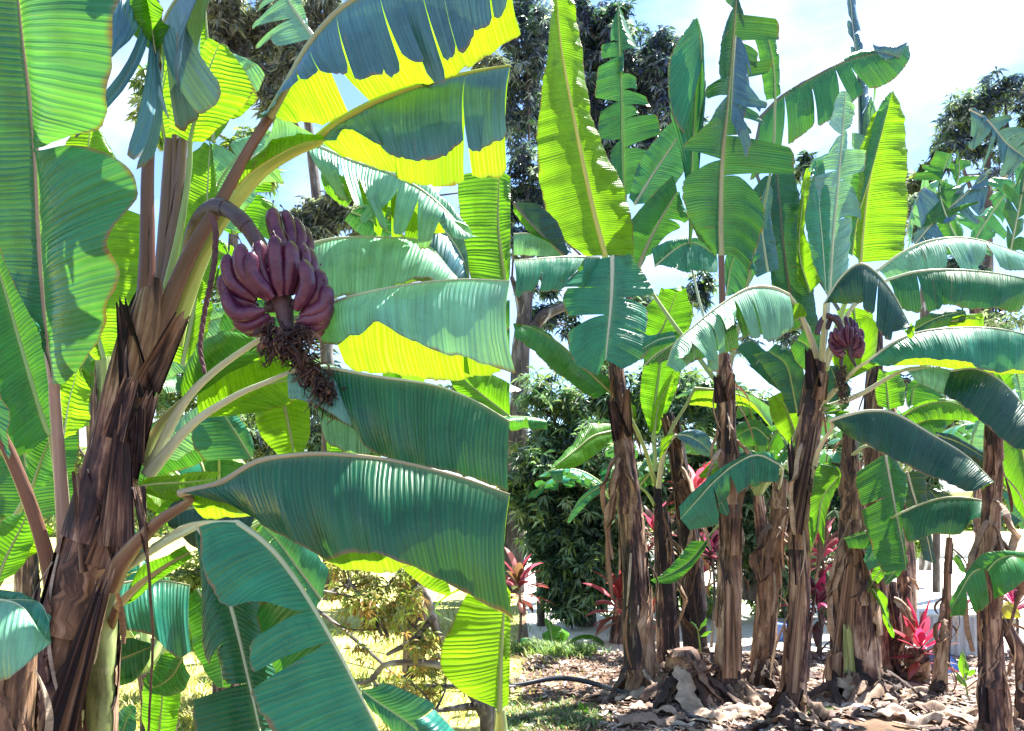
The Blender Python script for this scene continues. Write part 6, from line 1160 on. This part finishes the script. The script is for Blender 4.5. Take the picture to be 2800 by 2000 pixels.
# skirts of dead leaves hanging round the trunk feet
def skirt(pl, x, y, n, R_, H):
    d = CH*F/(y-HZ); c = P(x, y, d); mb = MB()
    for _ in range(int(n*0.5)):
        a = random.uniform(-3.3, 0.2); s = np.linspace(0, 1, 14)[:, None]; b = a+random.gauss(0, 0.6)
        h0 = H*0.8*random.random()**1.4; r0 = R_*random.uniform(0.5, 0.85); r1 = R_*random.uniform(0.9, 2.4)
        st = c+np.array([math.cos(a)*r0, math.sin(a)*r0, h0+0.03]); en = c+np.array([math.cos(b)*r1, math.sin(b)*r1, random.uniform(0.0, 0.05)])
        C = st*(1-s)+en*s+np.array([math.cos(a), math.sin(a), random.uniform(-.3, .5)])*random.uniform(0.0, 0.06)*np.sin(s*3.1)
        tn = random.choice([(0.13, 0.08, 0.05), (0.23, 0.14, 0.09), (0.32, 0.22, 0.15), (0.05, 0.03, 0.025), (0.42, 0.32, 0.23), (0.17, 0.10, 0.07), (0.07, 0.04, 0.03)])
        rag_leaf(mb, C, random.choice([0.05, 0.09, 0.14, 0.19]), tn, nv=11, roll=random.uniform(-0.5, 0.5), curl=random.uniform(0.1, 1.0))
    for _ in range(n//2):
        a = random.uniform(-3.3, 0.2); r0 = R_*random.uniform(0.9, 1.6); az = a+random.gauss(0, 0.8); ln = random.uniform(0.15, 0.4); s = np.linspace(0, 1, 14)[:, None]
        st = c+np.array([math.cos(a)*r0, math.sin(a)*r0, 0.03]); C = st+np.array([math.cos(az), math.sin(az), 0])*ln*s+np.array([0, 0, 1])*0.02*np.sin(s*4)
        rag_leaf(mb, C, random.uniform(0.05, 0.14), random.choice([(0.40, 0.31, 0.25), (0.50, 0.42, 0.35), (0.30, 0.20, 0.15), (0.20, 0.13, 0.10)]), roll=random.uniform(-0.3, 0.3), curl=0.3)
    mb.build('dead_leaf_skirt', M['dry'], pl)
for pl, x, y, n, r_, h_ in ((q1, 1760, 1905, 40, 0.19, 0.35), (q12, 1880, 1925, 60, 0.2, 0.45), (q4, 1990, 1925, 40, 0.16, 0.3), (q5, 2165, 1985, 30, 0.15, 0.3), (q6, 2345, 1910, 60, 0.27, 0.35), (q11, 2080, 1885, 36, 0.13, 0.4), (q9, 2725, 2020, 20, 0.13, 0.2), (q8, 2568, 1905, 14, 0.08, 0.15), (q3, 1905, 1845, 30, 0.14, 0.35), (q7, 2440, 1862, 20, 0.12, 0.2)):
    skirt(pl, x, y, n, r_, h_)
def grass(name, pts, n, h, tones, spread, label, kind='stuff'):
    mb = MB()
    for _ in range(n):
        px, py, sx, sy = random.choice(pts); x_ = random.gauss(px, sx); y_ = min(2060, max(1600, random.gauss(py, sy)))
        d = CH*F/(y_-HZ); b = P(x_, y_, d); b[2] = 0.004; a = random.uniform(0, 6.28); L = h*random.uniform(0.5, 1.3); w = 0.004+0.003*random.random()
        o = np.array([math.cos(a), math.sin(a), 0]); sd = np.array([-o[1], o[0], 0])*w
        t = np.array([0, .35, .7, 1.0]); c = [b+o*(u*u*L*spread)+np.array([0, 0, u*L*(1-0.35*u*spread)]) for u in t]
        mb.add(np.array([c[0]-sd, c[0]+sd, c[1]-sd, c[1]+sd, c[2]-sd*.7, c[2]+sd*.7, c[3]]), [(0, 1, 3, 2), (2, 3, 5, 4), (4, 5, 6)], tone=random.choice(tones))
    return tag(mb.build(name, M['grass'], None, smooth=False, origin=(0.5, 7, 0)), label, 'grass', kind=kind)
GT = [(0.12, 0.24, 0.07), (0.18, 0.32, 0.10), (0.10, 0.20, 0.08), (0.26, 0.36, 0.14)]
grass('grass', [(1480, 1965, 60, 20), (1560, 1955, 40, 18), (1430, 1975, 30, 20), (1590, 1975, 30, 12)], 2700, 0.05, GT+[(0.25, 0.22, 0.12), (0.3, 0.26, 0.16)], 0.9, 'short green grass in front of the black hose')
grass('grass', [(1490, 1785, 30, 8), (1580, 1790, 28, 7), (1440, 1785, 30, 5), (1540, 1790, 40, 5)], 1700, 0.13, GT+[(0.3, 0.45, 0.12)], 0.7, 'taller tufts of grass edging the litter below the mango trunk')
grass('grass', [(2230, 1955, 20, 10), (2250, 1950, 15, 8)], 500, 0.06, GT, 0.9, 'sparse weeds at the foot of the fruiting trunk')

mb = MB()
for _ in range(9000):
    x = rng.uniform(-38, 40); h = 3.2+1.6*math.sin(x*0.5)+1.0*math.sin(x*1.3+1)+0.5*math.sin(x*3.1); z = h*rng.uniform(0.02, 1.0)**0.8; y = 41+rng.uniform(-2, 2)*(1.1-z/max(h, 1))
    leaflets(mb, np.array([x, y, z]), 5, 0.55, [(0.30, 0.34, 0.10), (0.38, 0.40, 0.16), (0.20, 0.27, 0.08), (0.26, 0.24, 0.12)], w=0.35)
tag(mb.build('far_woodland', M['foliage'], None, smooth=False, origin=(0, 41, 0)), 'pale sunlit yellow-green thicket closing off the lawn in the distance', 'woodland', kind='stuff')

TL = [(0.10, 0.20, 0.07), (0.18, 0.28, 0.10), (0.26, 0.32, 0.18), (0.06, 0.12, 0.05), (0.30, 0.34, 0.10)]
tree('leafy pale green tree filling the gaps behind the near plants, right of the ragged trunk', 620, 13.0,
     [(160, 700, 160, 140, 0, 240), (100, 1100, 160, 160, 0, 260), (300, 1350, 160, 110, 0, 240), (520, 1060, 130, 120, 0, 240), (560, 760, 110, 100, 0, 170), (700, 1250, 130, 120, 0, 260), (950, 1150, 110, 110, 0, 200), (1050, 560, 120, 70, 0, 170), (1220, 1150, 130, 100, 0, 220), (1330, 520, 70, 60, 0, 70), (880, 720, 90, 70, 0, 120), (1300, 1450, 110, 100, 0, 200), (700, 420, 90, 70, 0, 110), (450, 300, 90, 100, 0, 100)], TL, L=0.2, dens=1.3,
     trunk=[(640, 1700, 30), (640, 1400, 28), (630, 1000, 20), (640, 600, 12), (650, 400, 7)])
tree('sparse bluish tree between the drooping leaves of the grove, seen against bright sky', 1850, 13.5,
     [(1520, 880, 90, 60, 0, 110), (1480, 760, 60, 50, 0, 60), (1800, 820, 90, 70, 0, 110), (1880, 780, 60, 60, 0, 70), (1700, 960, 70, 60, 0, 90), (2090, 900, 90, 60, 0, 110), (2200, 480, 40, 60, 0, 30), (2500, 1050, 90, 70, 0, 90), (2640, 960, 70, 50, 0, 70), (2620, 760, 60, 60, 0, 70), (2720, 900, 70, 70, 0, 90), (2460, 600, 60, 70, 0, 80)], TD+TB, L=0.17, dens=1.4,
     trunk=[(1860, 1620, 20), (1860, 1300, 17), (1850, 1000, 12), (1850, 850, 7)])
far_banana('leafy banana plant in the middle distance at the far left behind the pale stalk', 250, 6.6, 2.6, 9, ['g', 'yg', 'lg', 'y'], L=1.9)

grass('grass', [(700, 1900, 300, 90), (1200, 1800, 150, 100), (500, 1960, 160, 40), (900, 1700, 300, 60)], 9000, 0.10, [(0.30, 0.34, 0.08), (0.42, 0.42, 0.14), (0.22, 0.30, 0.06), (0.46, 0.40, 0.18)], 0.8, 'sunlit yellow-green grass of the lawn behind the near plants')

tree('dark shrub row low behind the middle trunks of the grove, hiding the pale yard', 2000, 11.4, [(1760, 1600, 70, 70, 0, 130), (1880, 1640, 80, 60, 0, 150), (2010, 1620, 80, 70, 0.2, 160), (2120, 1660, 70, 50, 0, 120), (2230, 1560, 70, 80, 0, 130), (2300, 1650, 60, 50, 0, 80), (1700, 1560, 50, 60, 0, 60)], TD+[(0.2, 0.3, 0.08)], L=0.15, cat='bush', name='bush', group='bushes')

def dead_hang(pl, x, y, d, k=3, L=0.7):
    """withered leaves hanging down from the stem"""
    for _ in range(k):
        side = random.choice((-1, 1)); c = P(x+side*random.uniform(8, 18), y+random.uniform(-30, 90), d-0.12); ln = L*random.uniform(0.6, 1.2); n = 22; s = np.linspace(0, 1, n)
        dx = side*random.uniform(0.02, 0.16)
        C = c+np.stack([dx*np.sin(s*2.6), -0.05*np.sin(s*3), 0.05*np.sin(s*3.1)-ln*s**1.2], -1)
        mb = MB(); rag_leaf(mb, C, random.uniform(0.05, 0.11), random.choice([(0.30, 0.20, 0.13), (0.42, 0.31, 0.22), (0.16, 0.10, 0.07), (0.24, 0.14, 0.09)]), nv=7, curl=1.5, roll=random.uniform(-0.4, 0.4)+1.2*side)
        mb.build('hanging_dead_leaf', M['dry'], pl)
for a in ((q1, 1700, 1230, d1, 4, 0.9), (q3, 1850, 1300, d3, 3, 0.7), (q4, 1985, 1180, d4, 4, 0.8), (q5, 2205, 1230, d5, 3, 0.7), (q6, 2335, 1420, d6, 6, 1.0), (q6b, 2392, 1060, gd(1860), 3, 0.8), (q9, 2708, 1380, d9, 4, 0.8), (q11, 2115, 1420, gd(1880), 4, 0.8), (q2, 1808, 1500, d2, 2, 0.5), (q7, 2436, 1640, gd(1860), 2, 0.5), (q8, 2588, 1640, gd(1905), 2, 0.4)): dead_hang(*a)
far_banana('low leafy banana plant deep in the grove behind the leftmost trunk', 1690, 9.3, 1.5, 7, ['g', 'yg', 'b', 'd'], L=1.3)
far_banana('low leafy banana plant deep in the grove behind the grey-tan trunk', 2100, 9.2, 1.7, 8, ['g', 'd', 'b', 'yg'], L=1.4)
far_banana('low leafy banana plant deep in the grove behind the close pair of dead stems', 2480, 9.4, 1.9, 8, ['g', 'd', 'b', 'yg'], L=1.4)
# ================================================================== camera, light, sky
cam = bpy.data.cameras.new('camera'); co = bpy.data.objects.new('camera', cam); COL.objects.link(co)
co.location = (0, 0, CH); co.rotation_euler = (R(90), 0, 0)
cam.sensor_width = 36; cam.lens = F/2800*36; cam.shift_y = (HZ-1000)/2800; cam.clip_end = 3000; cam.clip_start = 0.05
S.camera = co
w = bpy.data.worlds.new('World'); S.world = w; w.use_nodes = True; nt = w.node_tree; nt.nodes.clear(); k = NT(nt)
EL, AZ = 61, 48        # sun height, and bearing to the right of straight ahead
sky = k.n('ShaderNodeTexSky', sky_type='NISHITA', sun_disc=False, sun_elevation=R(EL), sun_rotation=R(AZ))
sky.air_density = 1.0; sky.dust_density = 0.6; sky.ozone_density = 1.5
tc = k.n('ShaderNodeTexCoord'); mp = k.n('ShaderNodeMapping', ins={'Vector': tc.outputs['Generated'], 'Scale': (1.6, 1.6, 3.4)})
nz = k.n('ShaderNodeTexNoise', ins={'Vector': mp.outputs[0], 'Scale': 1.7, 'Detail': 7.0, 'Roughness': 0.55})
cl = k.math('MULTIPLY', k.math('SUBTRACT', nz.outputs[0], 0.49), 5.0, clamp=True)
col = k.mix(cl, k.mix(1.0, sky.outputs[0], (0.56, 0.66, 0.80), 'MULTIPLY'), (3.3, 3.5, 3.7))
bg = k.n('ShaderNodeBackground', ins={'Color': col, 'Strength': 0.10})
o = k.n('ShaderNodeOutputWorld'); nt.links.new(bg.outputs[0], o.inputs[0])
sl = bpy.data.lights.new('sun', 'SUN'); sl.energy = 5.0; sl.angle = R(0.6); sl.color = (1.0, 0.95, 0.86)
so = bpy.data.objects.new('sun', sl); COL.objects.link(so)
v = Vector((math.sin(R(AZ))*math.cos(R(EL)), math.cos(R(AZ))*math.cos(R(EL)), math.sin(R(EL))))
so.rotation_euler = v.to_track_quat('Z', 'Y').to_euler(); so.location = v*30
S.render.engine = 'CYCLES'
S.render.resolution_x, S.render.resolution_y = 1024, 731
S.cycles.max_bounces = 10; S.cycles.transmission_bounces = 8; S.cycles.diffuse_bounces = 5
S.view_settings.view_transform = 'Standard'; S.view_settings.look = 'None'; S.view_settings.gamma = 1.0
S.view_settings.exposure = 2.2
